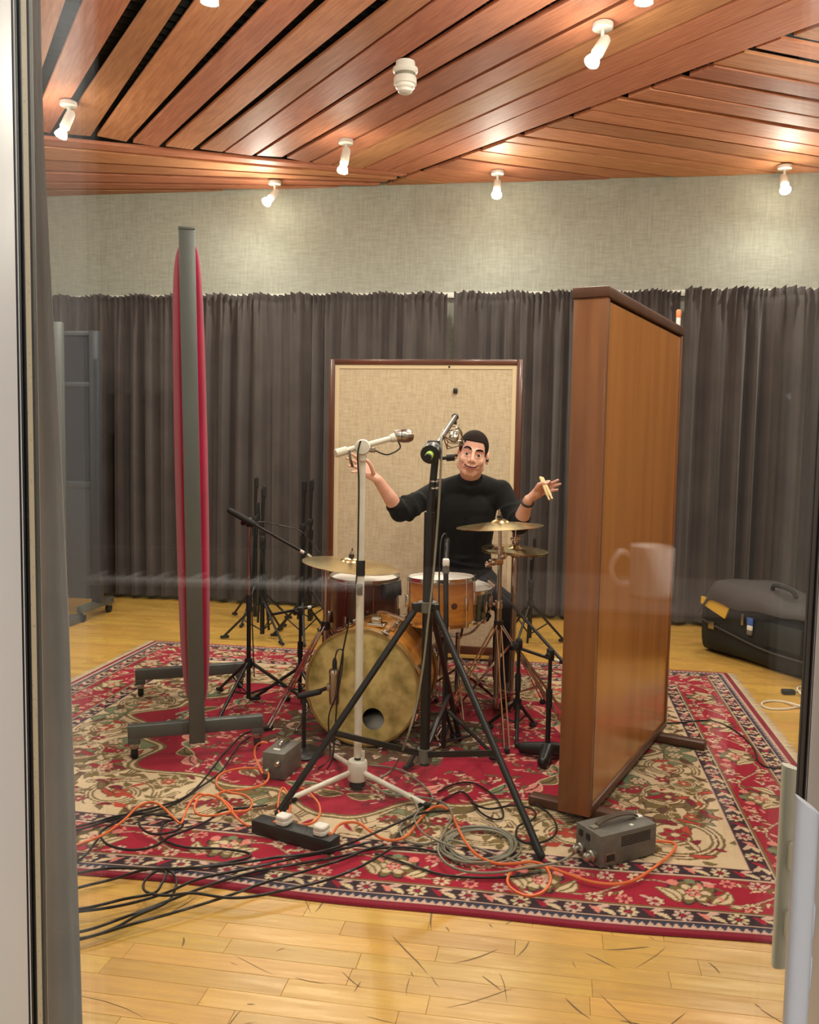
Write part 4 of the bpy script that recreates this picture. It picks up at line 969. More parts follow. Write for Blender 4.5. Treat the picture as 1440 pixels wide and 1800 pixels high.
# ================================================================ MICROPHONE STANDS
def tripod(t, g, zh, rad, angs, m='black_metal', r=.009, brace=True, zb=.06):
    for a in angs:
        e = Vector((math.cos(a), math.sin(a), 0)); f = g + e * rad + UP * (r + .004)
        mb = MB(); mb.cyl(g + e * .012 + UP * zh, f, r, r * .9, n=8)
        if brace: mb.cyl(g + e * .012 + UP * zb, g + e * (rad * .5) + UP * (zh * .5), r * .55, n=6)
        lg = mb.build('leg', m, t); MB().caps(f - e * .03 + UP * .003, f + e * .012, r * 1.25, r * 1.15, 8).build('rubber_foot', 'black_rubber', lg)
def knob(t, p, d, r=.012, l=.03, m='black_plastic'):
    d = Vector(d).normalized(); mb = MB(); mb.cyl(p, p + d * l, r * .5, n=8); mb.cyl(p + d * l * .6, p + d * (l + .012), r, n=10); mb.build('knob', m, t)
def mic_pencil(t, p0, p1, r=.011, m='mic_nickel', head=True):
    p0, p1 = Vector(p0), Vector(p1); MB().cyl(p0, p1, r, n=12).build('microphone_body', m, t)
    if head: d = (p1 - p0).normalized(); MB().lathe(p1, d, [(r, -.001), (r * 1.12, .002), (r * 1.12, .018), (r * .8, .022), (0, .023)], 14).build('microphone_grille', 'black_metal', t)
def wire(name, label, pts, r, m, n=6, seg=10, cat='cable', group=None):
    pts = spline(pts, seg); o = MB().tube(pts, r, n).build(name, m, None, at=Vector((pts[0].x, pts[0].y, 0)), smooth=60, fix=False)
    return tag(o, label, cat, group)

# ---- white vintage stand with boom
g = gv(628, 1390); g.z = .010; GW = g.copy()
t = thing('microphone_stand', 'white enamelled vintage microphone stand with short boom and ball-head microphone', 'mic stand', g)
MB().lathe(g + UP * .035, UP, [(0, 0), (.036, 0), (.038, .006), (.038, .072), (.034, .078), (.016, .080), (0, .080)], 24).build('hub', 'white_enamel', t)
MB().lathe(g + UP * .012, UP, [(0, 0), (.032, 0), (.030, .024), (0, .024)], 20).build('hub_base', 'black_rubber', t)
for p in (gv(510, 1416), gv(748, 1426), gv(588, 1338)):
    p = Vector((p.x, p.y, .0245)); d = (p - g); d.z = 0; d.normalize()
    mb = MB(); mb.cyl(g + d * .032 + UP * .068, p, .011, n=10); lg = mb.build('leg', 'white_enamel', t); MB().caps(p - d * .02, p + d * .008, .0125, .011, 10).build('leg_tip', 'black_rubber', lg)
top = P(637, 806, g.y + .02)
MB().cyl(g + UP * .11, g + UP * .11 + (top - g - UP * .11) * .03, .013, n=12).build('ferrule', 'black_metal', t)
low0 = g + UP * .125; j = g + UP * .11 + (top - g - UP * .11) * ((1012 - 1345) / (806 - 1345))
k2 = g + UP * .11 + (top - g - UP * .11) * ((985 - 1345) / (806 - 1345))
MB().cyl(low0, j, .0155, n=14).build('lower_tube', 'white_enamel', t); MB().cyl(j, k2, .0175, n=14).build('tape_sleeve', 'black_plastic', t); MB().cyl(k2, top, .0135, n=14).build('upper_tube', 'white_enamel', t)
mb = MB(); mb.rbox(g + UP * .135 + Vector((.022, -.01, 0)), (.012, .012, .04), .004); mb.build('lock_lever', 'white_enamel', t)
q = P(633, 1035, g.y); MB().rbox(q + Vector((0, -.02, 0)), (.022, .012, .045), .005).build('clip', 'grey_enamel', t)
hd = P(638, 786, g.y + .01); b0, b1 = P(590, 797, g.y - .03), P(690, 770, g.y + .08)
mb = MB(); dB = (b1 - b0).normalized(); mb.cyl(top, hd, .015, n=12); mb.lathe(hd - Vector((0, .026, 0)), (0, 1, 0), [(0, 0), (.026, .002), (.030, .010), (.030, .016), (.022, .022), (0, .024)], 20); mb.rbox(hd - UP * .02, (.024, .03, .07), .006); mb.build('swivel', 'white_enamel', t)
knob(t, hd + Vector((.015, -.01, -.01)), (1, -.2, 0), .010, .02, 'worn_steel')
MB().cyl(b0, b1, .0105, n=12).build('boom_arm', 'white_enamel', t)
MB().lathe(b0, -dB, [(.0105, -.05), (.016, -.045), (.016, .0), (.009, .002), (.008, -.02), (0, -.02)], 16).build('boom_end', 'white_enamel', t)
mb = MB(); mb.lathe(b1, dB, [(0, -.012), (.013, -.01), (.017, .0), (.018, .016), (.014, .022), (0, .022)], 16); mb.build('swivel_mount', 'white_enamel', t)
md = (P(730, 767, g.y + .10) - P(700, 766, g.y + .09)).normalized(); m0 = P(700, 766, g.y + .09)
MB().lathe(m0, md, [(0, -.016), (.020, -.014), (.024, 0), (.025, .010), (0, .012)], 20).build('microphone_body', 'mic_nickel', t)
MB().lathe(m0, md, [(0, .01), (.0255, .012), (.0275, .026), (.025, .044), (.017, .058), (0, .063)], 20).build('microphone_grille', 'worn_steel', t)
MB().tube(spline([m0 + Vector((0, 0, -.02)), P(703, 788, g.y + .07), P(682, 799, g.y + .05), P(662, 793, g.y + .03), P(647, 783, g.y + .02)], 8), .0032, 6).build('cable_loop', 'black_cable', t)
MB().tube(spline([P(614, 792, g.y - .02), P(616, 808, g.y - .02), P(620, 820, g.y)], 5), .006, 6).build('strap', 'worn_steel', t)
wire('microphone_cable', 'thin dark cable running down the white microphone stand', [P(634, 775, g.y - .03), P(629, 800, g.y - .03), P(631, 850, g.y - .02), P(630, 930, g.y - .02), P(629, 985, g.y - .022), P(625, 1030, g.y - .02), P(613, 1095, g.y + .03), P(603, 1145, g.y + .06), P(595, 1200, g.y + .1), P(590, 1270, g.y + .14), P(585, 1330, g.y + .12), G(575, 1352, .019)], .0036, 'black_cable')

# ---- heavy black tripod stand with boom
g = Vector((.075, 3.30, .010)); t = thing('microphone_stand', 'tall heavy black tripod microphone stand with counterweighted boom', 'mic stand', g); GB = g.copy()
zh = P(760, 1066, 3.3).z; hub = g + UP * (zh - .01)
for f in (gv(489, 1441), gv(951, 1516), Vector((.245, 3.89, 0))):
    f = Vector((f.x, f.y, .024)); d = f - g; d.z = 0; L_ = d.length; d.normalize()
    mb = MB(); p0 = hub + d * .045; mb.cyl(p0, f, .0125, n=10); lg = mb.build('leg', 'black_metal', t)
    MB().caps(f - d * .035 + UP * .03, f, .0145, .0135, 10).build('rubber_foot', 'black_rubber', lg)
    md = p0 + (f - p0) * .62; MB().rbox((g + UP * .15 + md) / 2, ((md - g - UP * .15).length, .014, .022), .003, (lambda a: (a, UP.cross(a).normalized(), a.cross(UP.cross(a).normalized())))((md - g - UP * .15).normalized())).build('spreader_arm', 'black_metal', t)
    MB().rbox(hub + d * .038, (.05, .026, .035), .005, (d, Vector((-d.y, d.x, 0)), UP)).build('leg_bracket', 'black_metal', t)
MB().cyl(hub - UP * .02, hub + UP * .018, .036, n=18).build('collar', 'grey_enamel', t)
MB().cyl(g + UP * .125, g + UP * .175, .030, n=16).build('lower_collar', 'grey_enamel', t)
tp = P(766, 800, 3.32)
MB().cyl(g + UP * .11, g + UP * (P(764, 905, 3.3).z), .0195, n=16).build('lower_tube', 'black_metal', t)
MB().cyl(g + UP * (P(764, 915, 3.3).z), tp, .014, n=14).build('upper_tube', 'black_metal', t)
for yy in (846, 858): q = P(765, yy, 3.31); MB().cyl(q - UP * .003, q + UP * .003, .0205, n=14).build('band', 'chrome', t)
knob(t, P(773, 806, 3.31), (1, -.25, .1), .013, .045)
bt = P(800, 733, 4.02); cl = P(764, 787, 3.33); dB = (bt - cl).normalized(); be = cl - dB * .16
mb = MB(); mb.cyl(tp, cl - UP * .005, .019, n=14); mb.lathe(cl - Vector((.028, 0, 0)), (1, 0, 0), [(0, 0), (.026, 0), (.028, .01), (.028, .046), (.026, .056), (0, .056)], 18); mb.build('clutch', 'black_metal', t)
MB().cyl(be, bt, .0115, n=12).build('boom_arm', 'worn_steel', t)
MB().lathe(be + dB * .03, dB, [(0, 0), (.034, .002), (.036, .008), (.036, .058), (.034, .064), (0, .066)], 22).build('counterweight', 'black_metal', t)
MB().lathe(be + dB * .092, dB, [(.011, 0), (.033, .0), (.033, .012), (.011, .014)], 22).build('counterweight_ring', 'drum_white', t)
MB().cyl(be - dB * .01, be + dB * .032, .0145, n=14).build('tape_wrap', 'green_tape', t); MB().cyl(be - dB * .028, be - dB * .009, .013, n=14).build('boom_grip', 'black_rubber', t)
MB().ball(bt, .017, 12).build('boom_tip', 'black_metal', t)
mc = P(797, 768, 3.98)
MB().tube([bt, bt + Vector((.004, 0, -.03)), mc + UP * .062], .006, 8).build('drop_arm', 'black_metal', t)
MB().lathe(mc + Vector((0, -.045, -.006)), Vector((.05, 1, .25)), [(0, -.02), (.012, -.018), (.0215, 0), (.0225, .008), (.021, .08), (.012, .09), (0, .09)], 20).build('microphone_body', 'mic_nickel', t)
mb = MB(); fr = Vector((.05, 1, .25)).normalized(); X, Y, Z_ = frame_of(fr); cage = []
for q, rr_ in ((-.035, .040), (.035, .040)): ring(mb, mc + fr * q, fr, rr_, .0024, 24, 5)
for i in range(4):
    a = i * math.pi / 2 + .5; e = X * math.cos(a) + Y * math.sin(a); e2 = X * math.cos(a + .8) + Y * math.sin(a + .8)
    mb.cyl(mc + fr * -.035 + e * .055, mc + fr * .035 + e * .055, .0024, n=5); mb.cyl(mc + fr * -.035 + e * .055, mc - fr * .02 + e2 * .024, .0016, n=4); mb.cyl(mc + fr * .035 + e * .055, mc + fr * .02 + e2 * .024, .0016, n=4)
    n2 = X * math.cos(a + math.pi / 2) + Y * math.sin(a + math.pi / 2); mb.cyl(mc - fr * .035 + e * .055, mc - fr * .035 + n2 * .055, .0022, n=5)
mb.build('shock_mount', 'worn_steel', t)
wire('microphone_cable', 'grey cable hanging from the heavy black tripod stand to the rug', [P(797, 775, 3.90), P(786, 770, 3.6), P(776, 766, 3.32), P(776, 800, 3.26), P(772, 880, 3.26), P(767, 950, 3.27), P(761, 1020, 3.255), P(753, 1090, 3.245), P(744, 1170, 3.235), P(732, 1240, 3.22), P(713, 1305, 3.2), G(690, 1352, .028), G(655, 1372, .024), G(640, 1365, .024)], .0042, 'grey_cable')

# ---- stands around the kit
def boom_stand(name, label, g, ztop, rad, angs, b0, b1, grip=True, mic=None, m='black_metal', upper=None, base='tripod', zh=.22):
    t = thing(name, label, 'mic stand', g)
    if base == 'tripod': tripod(t, g, zh, rad, angs, m)
    elif base == 'round': MB().lathe(g + UP * .001, UP, [(0, 0), (.115, 0), (.118, .006), (.112, .014), (.03, .026), (.018, .05), (0, .05)], 28).build('base', 'black_metal', t)
    else:
        for k in range(3):
            a = angs[k]; e = Vector((math.cos(a), math.sin(a), 0)); MB().caps(g + UP * .045, g + e * .115 + UP * .026, .032, .024, 12).build('base_lobe', 'black_metal', t)
    z1 = .55 * ztop
    MB().cyl(g + UP * .035, g + UP * z1, .011, n=10).build('lower_tube', m, t); MB().cyl(g + UP * (z1 - .02), g + UP * (z1 + .06), .014, n=10).build('grip', 'black_rubber', t)
    MB().cyl(g + UP * (z1 + .05), g + UP * ztop, .0085, n=10).build('upper_tube', upper or m, t)
    if base == 'tripod': MB().cyl(g + UP * (zh - .025), g + UP * (zh + .02), .020, n=12).build('hub', 'black_plastic', t)
    if b0 is not None:
        c = g + UP * ztop; d = (b1 - b0).normalized(); mb = MB(); mb.rbox(c + UP * .012, (.03, .04, .045), .008); mb.build('clutch', 'black_plastic', t); knob(t, c + UP * .012 + Vector((-.01, -.015, 0)), (-.3, -1, 0))
        MB().cyl(b0, b1, .0075, n=10).build('boom_arm', m, t)
        if grip: MB().caps(b0 - d * .02, b0 + d * .12, .014, .0165, 12).build('boom_grip', 'black_rubber', t)
        MB().cyl(b1 - d * .05, b1 - d * .025, .0088, n=10).build('tape_band', 'drum_white', t)
        if mic is not None: mic_pencil(t, b1, mic)
    return t
g = gv(437, 1243); c_ = P(437, 926, g.y)
boom_stand('microphone_stand', 'black boom microphone stand with chrome upper tube between crimson screen and floor tom', Vector((g.x, g.y, .011)), c_.z, .30, (.1, 2.3, 4.4), P(410, 901, g.y - .10), P(540, 975, g.y + .14), True, P(560, 992, g.y + .14), upper='worn_steel')
wire('microphone_cable', 'thin black cable along the boom towards the floor tom', [P(447, 1190, g.y - .02), P(441, 1020, g.y - .03), P(440, 940, g.y - .04), P(452, 918, g.y), P(490, 923, g.y + .06), P(525, 932, g.y + .12), P(545, 950, g.y + .15), P(562, 972, g.y + .15)], .0032, 'black_cable')
g = gv(527, 1236); c_ = P(528, 1082, g.y)
boom_stand('microphone_stand', 'short black microphone stand with level boom beside the bass drum', Vector((g.x, g.y, .011)), c_.z, .24, (1.2, 3.2, 5.3), P(478, 1080, g.y - .12), P(552, 1066, g.y + .10), False, zh=.17)
# bass drum microphone on a low round-base stand
g = gv(534, 1330); g.z = .0108; t = thing('kick_microphone', 'large condenser microphone on a low stand before the bass drum head', 'microphone', g)
MB().lathe(g + UP * .001, UP, [(0, 0), (.085, 0), (.088, .006), (.08, .016), (.02, .03), (0, .03)], 26).build('base', 'black_metal', t)
kp = P(534, 1224, g.y - .0); MB().cyl(g + UP * .02, Vector((g.x, g.y, kp.z)), .009, n=10).build('pole', 'black_metal', t)
km = P(588, 1208, 3.66); MB().cyl(Vector((g.x, g.y, kp.z)), km + Vector((-.02, .0, 0)), .008, n=10).build('boom_arm', 'black_metal', t); MB().caps(Vector((g.x, g.y, kp.z)) - Vector((.02, 0, 0)), Vector((g.x, g.y, kp.z)) + (km - Vector((g.x, g.y, kp.z))) * .5, .013, .013, 10).build('clamp', 'black_plastic', t)
MB().lathe(km - UP * .07, UP, [(0, -.004), (.020, -.002), (.022, .008), (.023, .075), (.023, .13), (.021, .145), (.010, .150), (0, .150)], 22).build('microphone_body', 'worn_steel', t)
MB().lathe(km - UP * .07, UP, [(.0235, .128), (.0245, .130), (.0245, .138), (.0225, .146)], 22).build('microphone_band', 'chrome', t)
MB().lathe(km + UP * .08, UP, [(.010, 0), (.010, .03), (.006, .045), (0, .046)], 12).build('connector', 'black_plastic', t)
MB().rbox(km + Vector((-.018, 0, 0)), (.03, .03, .03), .006).build('bracket', 'worn_steel', t)
wire('microphone_cable', 'thin black cable rising from the bass drum microphone', [km + UP * .12, km + Vector((.012, 0, .16)), km + Vector((.035, .0, .145)), km + Vector((.02, -.03, .0)), km + Vector((-.02, -.03, -.12)), G(580, 1330, .022), G(560, 1350, .019)], .0034, 'black_cable')
# rack tom microphone
g = Vector((.165, 3.71, .0115)); t = thing('microphone_stand', 'slim black stand holding a pencil microphone before the rack tom', 'mic stand', g)
tripod(t, g, .20, .24, (-.3, 1.35, 4.0)); zt_ = P(783, 995, 3.74).z; MB().cyl(g + UP * .03, Vector((g.x, g.y, zt_ - .25)), .010, n=10).build('lower_tube', 'black_metal', t)
xt = P(784, 995, 3.74); MB().cyl(Vector((g.x, g.y, zt_ - .26)), xt, .0115, n=10).build('upper_tube', 'black_metal', t); MB().cyl(xt - UP * .03, xt + UP * .005, .015, n=12).build('clip_base', 'grey_enamel', t)
MB().rbox(xt + UP * .015, (.03, .03, .035), .008).build('clip', 'drum_white', t)
mic_pencil(t, xt + UP * .01, P(786, 955, 3.80), .0115, 'black_metal'); MB().tube(spline([P(786, 950, 3.80), P(783, 938, 3.79), P(776, 948, 3.77), P(773, 985, 3.75), P(772, 1060, 3.745), P(775, 1150, 3.74)], 8), .0035, 6).build('cable', 'black_cable', t)
# stands between kit and wooden screen
g = gv(962, 1338); g.z = .010
t = boom_stand('microphone_stand', 'black stand on a cast three-lobed base by the wooden screen, long boom to the snare', g, P(966, 1158, g.y).z, .2, (2.6, 4.4, .4), P(998, 1172, g.y - .02), P(872, 1032, g.y + .55), False, P(860, 1022, g.y + .60), base='cast')
g = gv(908, 1296); g.z = .0108
t = boom_stand('microphone_stand', 'low black stand with level boom behind the cast-base stand', g, P(908, 1140, g.y).z, .16, (.9, 2.6, 4.6), P(897, 1134, g.y + .06), P(992, 1166, g.y + .03), False, None, zh=.15)
# spare stands parked by the curtain
def parked(px, ytop, Y, label, n, group='spare stands by the curtain', rad=.34, rot=0.):
    x = P(px, 900, Y).x; g = Vector((x, Y, .0115 if Y < 5.9 else .002)); t = thing('microphone_stand', label, 'mic stand', g, None)
    tripod(t, g, .26, rad, (rot + .3, rot + 2.4, rot + 4.5)); zt = P(px, ytop, Y).z
    MB().cyl(g + UP * .03, g + UP * zt * .62, .016, n=10).build('lower_tube', 'black_metal', t); MB().cyl(g + UP * (zt * .6), g + UP * zt, .010, n=10).build('upper_tube', 'black_metal', t)
    MB().cyl(g + UP * (zt * .60), g + UP * (zt * .66), .021, n=10).build('grip', 'black_plastic', t); MB().cyl(g + UP * .235, g + UP * .285, .024, n=10).build('hub', 'black_plastic', t)
    for k in range(n):
        s = (k + 1) * .05 * (1 if k % 2 else -1); q = g + UP * (zt * .72 - .05 * k); q2 = q + Vector((s * .5, -.03, -.62)); q3 = q + Vector((-s * .3, -.02, .30 - .06 * k))
        MB().cyl(q2, q3, .008, n=8).build('folded_boom', 'black_metal', t); MB().rbox(q + Vector((0, -.012, 0)), (.04, .04, .05), .008).build('clutch', 'black_plastic', t)
        MB().caps(q3 - Vector((0, 0, .06)), q3, .012, .012, 8).build('boom_grip', 'black_rubber', t)
    return t
parked(449, 842, 6.50, 'spare black tripod stand with folded boom, taller of two by the crimson screen', 1, rad=.26)
parked(462, 860, 5.92, 'spare black tripod stand with two folded booms near the crimson screen', 2, rad=.26, rot=.9)
parked(533, 850, 5.85, 'spare black stand beside the beige panel, its boom folded down', 1, rad=.22, rot=.4)
parked(546, 846, 6.38, 'spare black stand between the beige panel and its twin', 1, rad=.22, rot=1.3)
parked(937, 985, 5.95, 'short spare black tripod stand between beige panel and wooden screen', 1, rad=.24, rot=-.3)
# ================================================================ THE DRUMMER
def bake(mb, name, m, parent, voxel, it=6, fac=.5):
    o = mb.build(name, m, parent, smooth=0)
    r = o.modifiers.new('r', 'REMESH'); r.mode = 'VOXEL'; r.voxel_size = voxel
    s = o.modifiers.new('s', 'SMOOTH'); s.iterations = it; s.factor = fac
    dg = bpy.context.evaluated_depsgraph_get(); me = bpy.data.meshes.new_from_object(o.evaluated_get(dg)); o.modifiers.clear()
    old = o.data; o.data = me; bpy.data.meshes.remove(old); me.polygons.foreach_set('use_smooth', [True] * len(me.polygons)); me.name = name
    return o
HY = 4.50
per = thing('person', 'seated drummer in a black rolled-sleeve jumper, arms spread in a shrug', 'person', (.19, 4.68, 0))
# key points
pel = Vector((P(812, 1000, 4.74).x, 4.74, .60)); bel = Vector((P(812, 960, 4.70).x, 4.70, .80)); chest = P(816, 905, 4.64); neck = P(828, 842, 4.60)
shR, elR, wrR = P(775, 862, 4.62), P(703, 900, 4.50), P(664, 843, 4.36)
shL, elL, wrL = P(880, 864, 4.62), P(913, 922, 4.50), P(929, 878, 4.38)
# head frame, tilted towards the drummer's left
hc = P(831, 798, HY); ro = math.radians(9); HX = Vector((math.cos(ro), -.04, -math.sin(ro))).normalized(); HZ = Vector((math.sin(ro), -.03, math.cos(ro))).normalized(); HB = HZ.cross(HX).normalized(); HX = HB.cross(HZ)
HAX = (HX, HB, HZ)
def h(x, y, z): return hc + HX * x + HB * y + HZ * z
sk = MB()
sk.ball(h(0, .018, .034), 1, 28, (.0735, .092, .084), HAX).ball(h(0, -.012, -.030), 1, 24, (.0655, .074, .086), HAX)
sk.ball(h(0, -.047, -.094), .023, 14, (1.15, .9, .95), HAX).caps(h(-.048, .0, -.064), h(-.016, -.048, -.093), .024, .021).caps(h(.048, .0, -.064), h(.016, -.048, -.093), .024, .021)
for s in (-1, 1):
    sk.ball(h(s * .038, -.058, -.030), .0235, 14, (1, .85, 1), HAX)                                      # cheeks
    sk.caps(h(s * .012, -.080, .021), h(s * .048, -.064, .021), .0085, .008, 10)                            # brow ridge
    sk.ball(h(s * .013, -.089, -.034), .0085, 10)                                                          # nostrils
    sk.ball(h(s * .078, .014, -.008), 1, 14, (.009, .019, .032), HAX).ball(h(s * .080, .010, -.034), .009, 10)   # ears
    sk.caps(h(s * .018, -.0785, .0088), h(s * .042, -.0715, .0078), .0055, .0045, 8)                            # upper lids
    sk.caps(h(s * .018, -.0785, -.0112), h(s * .042, -.0715, -.0105), .005, .0045, 8)                           # lower lids
    sk.caps(h(s * .026, -.074, -.045), h(s * .034, -.066, -.066), .007, .006, 10)                             # smile folds
sk.caps(h(0, -.080, .014), h(0, -.101, -.028), .0078, .0115, 12).ball(h(0, -.048, .043), .033, 14, (1.3, .70, .9), HAX)
sk.caps(h(-.022, -.076, -.058), h(0, -.085, -.056), .006, .007, 8).caps(h(.022, -.076, -.058), h(0, -.085, -.056), .006, .007, 8).caps(h(-.015, -.080, -.072), h(.015, -.080, -.072), .0075, .0075, 8)
sk.caps(h(0, .025, -.06), neck + UP * .015, .055, .058, 18).caps(neck, chest, .055, .065, 18).caps(chest, pel + UP * .05, .065, .07, 18).caps(neck - UP * .03, shR, .05, .042).caps(neck - UP * .03, shL, .05, .042)
for sh, el, wr in ((shR, elR, wrR), (shL, elL, wrL)):
    sk.caps(sh, el, .042, .036, 16).caps(el, el + (wr - el) * .4, .037, .037, 16).caps(el + (wr - el) * .4, wr, .036, .0245, 16)
nail = []
def finger(a, b, c, d, r0, r1): sk.caps(a, b, r0, r0 * .95, 10).caps(b, c, r0 * .95, r1 * 1.05, 10).caps(c, d, r1 * 1.05, r1, 10); nail.append((c, d, r1))
# open palm beside the white stand
Yh = 4.33
pk = [P(639, 815, Yh + .02), P(636, 821, Yh), P(636, 827, Yh - .02), P(639, 833, Yh - .035)]
pc = P(650, 832, Yh)
for q in pk: sk.caps(wrR, q, .021, .0125, 12)
tips = [((628, 804), (620, 799), (614, 796)), ((625, 812), (617, 808), (610, 806)), ((627, 821), (619, 819), (613, 819)), ((631, 829), (624, 829), (619, 830))]
for q, (a, b, c) in zip(pk, tips): finger(q, P(*a, Yh - .02), P(*b, Yh - .035), P(*c, Yh - .045), .0092, .0068)
finger(P(657, 832, Yh - .02), P(653, 820, Yh - .04), P(648, 812, Yh - .055), P(643, 808, Yh - .06), .012, .0085)
# hand with the sticks
Yh = 4.36
pk = [P(953, 853, Yh - .02), P(957, 857, Yh), P(957, 863, Yh + .015), P(953, 868, Yh + .025)]
for q in pk: sk.caps(wrL, q, .021, .0125, 12)
sk.ball(P(943, 866, Yh), .024, 12)
tips = [((962, 847), (966, 846), (962, 850)), ((967, 851), (975, 847), (981, 844)), ((969, 857), (978, 853), (985, 851)), ((965, 865), (973, 862), (980, 861))]
for q, (a, b, c) in zip(pk, tips): finger(q, P(*a, Yh - .03), P(*b, Yh - .045), P(*c, Yh - .055), .0092, .0070)
finger(P(943, 860, Yh - .02), P(948, 852, Yh - .04), P(954, 849, Yh - .05), P(959, 851, Yh - .052), .0125, .0085)
bake(sk, 'body', 'skin', per, .0034, 3)
mat('eye_white', (.70, .66, .62), .25); mat('iris', (.035, .02, .012), .2); mat('lip', (.40, .12, .10), .55, spec=.2); mat('mouth_line', (.045, .010, .010), .7, spec=.1)
mat('nail', (.66, .40, .32), .3)
for s in (-1, 1):
    e = h(s * .0305, -.0680, -.0015); o = MB().ball(e, .0126, 16).build('eye', 'eye_white', per)
    f = h(s * .0305 - .0012, -.0797, -.0012); MB().ball(f, .0066, 12, (1, .40, 1), HAX).build('iris', 'iris', o)
    up = .006 if s < 0 else 0.0
    MB().tube(spline([h(s * .012, -.0895, .0225 + up * .3), h(s * .026, -.0865, .0262 + up), h(s * .040, -.078, .0262 + up), h(s * .052, -.066, .0205 + up * .5)], 5), [.0042] * 3 + [.0050] * 7 + [.0042] * 3 + [.0024] * 3, 8).build('eyebrow', 'hair', per)
    MB().ball(h(s * .080, .004, -.020), .0095, 10, (.8, 1, 1), HAX).build('earpiece', 'black_plastic', per)
ml = spline([h(-.033, -.0770, -.0535), h(-.018, -.0890, -.0625), h(.002, -.0945, -.0650), h(.020, -.0885, -.0620), h(.034, -.0765, -.0520)], 6)
MB().tube(ml, .0026, 8).build('mouth', 'mouth_line', per); MB().tube([p - HZ * .0055 + HB * .002 for p in ml[5:-5]], [.0025] + [.0042] * (len(ml) - 12) + [.0025], 8).build('lower_lip', 'lip', per)
# hair cap
nu, nv = 64, 36; th, ph = np.meshgrid(np.linspace(0, 2 * np.pi, nu), np.linspace(0.0, np.pi * .80, nv), indexing='ij')
lx, ly, lz = np.sin(ph) * np.cos(th), np.sin(ph) * np.sin(th), np.cos(ph)
X3, Y3, Z3 = lx * .0768, .020 + ly * .0985, .036 + lz * .0865
lim = np.interp(Y3, [-.09, -.066, -.052, -.044, -.036, -.026, -.010, .0, .02, .045, .12], [.078, .074, .066, .052, .030, .0, -.010, .012, .020, -.035, -.055])
lim = np.where(Y3 < -.014, np.interp(np.abs(X3), [0, .044, .056, .064], [.069, .066, .042, .002]), lim)
mb = MB(); idx = -np.ones((nu, nv), int)
ok = Z3 > lim
for i in range(nu):
    for k in range(nv):
        if ok[i, k] or (k > 0 and ok[i, k - 1]):
            z = max(Z3[i, k], lim[i, k]) if not ok[i, k] else Z3[i, k]
            idx[i, k] = len(mb.v); mb.v.append(h(X3[i, k], Y3[i, k], z))
for i in range(nu - 1):
    for k in range(nv - 1):
        q = (idx[i, k], idx[i + 1, k], idx[i + 1, k + 1], idx[i, k + 1])
        if min(q) >= 0: mb.f.append(q)
o = mb.build('hair', 'hair', per); sm = o.modifiers.new('s', 'SOLIDIFY'); sm.thickness = .008; sm.offset = -1
# jumper
sw = MB()
sw.caps(chest + Vector((-.055, .0, .03)), chest + Vector((.055, 0, .03)), .118, .118, 20).caps(chest + Vector((-.05, 0, -.02)), bel + Vector((-.035, 0, 0)), .118, .120, 18).caps(chest + Vector((.05, 0, -.02)), bel + Vector((.035, 0, 0)), .118, .120, 18)
sw.caps(bel + Vector((-.035, 0, 0)), pel + Vector((-.045, 0, .02)), .120, .125, 18).caps(bel + Vector((.035, 0, 0)), pel + Vector((.045, 0, .02)), .120, .125, 18)
sw.caps(neck - UP * .02, shR - UP * .004, .066, .058).caps(neck - UP * .02, shL - UP * .004, .066, .058).lathe(neck - UP * .03, h(0, .02, -.075) - neck, [(0, 0), (.074, 0), (.071, .028), (.067, .060), (.062, .062), (0, .02)], 24)
sw.caps(shR, chest, .062, .10).caps(shL, chest, .062, .10)
rs = random.Random(2)
for sh, el, wr in ((shR, elR, wrR), (shL, elL, wrL)):
    d = el - sh; sw.caps(sh, sh + d * .5, .064, .058, 16).caps(sh + d * .5, el, .058, .054, 16).caps(el, el + (wr - el) * .20, .053, .046, 16)
    X, Y, Z_ = frame_of(d)
    for k in range(7):
        q = sh + d * (.50 + .075 * k); a = k * 2.2; o_ = (X * math.cos(a) + Y * math.sin(a)) * .010
        mbb = [q + o_ + (X * math.cos(b) + Y * math.sin(b)) * (.048 + .006 * math.sin(b * 2 + k)) + Z_ * (.010 * math.sin(b + k)) for b in np.linspace(0, 6.283, 17)[:-1]]; sw.tube(mbb, .0115, 8, closed=True)
    e2 = (wr - el).normalized(); X, Y, _ = frame_of(e2); c = el + (wr - el) * .24
    sw.tube([c + (X * math.cos(b) + Y * math.sin(b)) * .040 for b in np.linspace(0, 6.283, 17)[:-1]], .0105, 8, closed=True)
for k in range(5): q = bel + UP * (-.08 + .05 * k); sw.tube([q + Vector((math.cos(b) * (.152 + .004 * math.sin(3 * b + k)), math.sin(b) * .116, .018 * math.sin(2 * b + k * 1.7))) for b in np.linspace(0, 6.283, 33)[:-1]], .008, 6, closed=True)
bake(sw, 'jumper', 'sweater', per, .0065, 5)
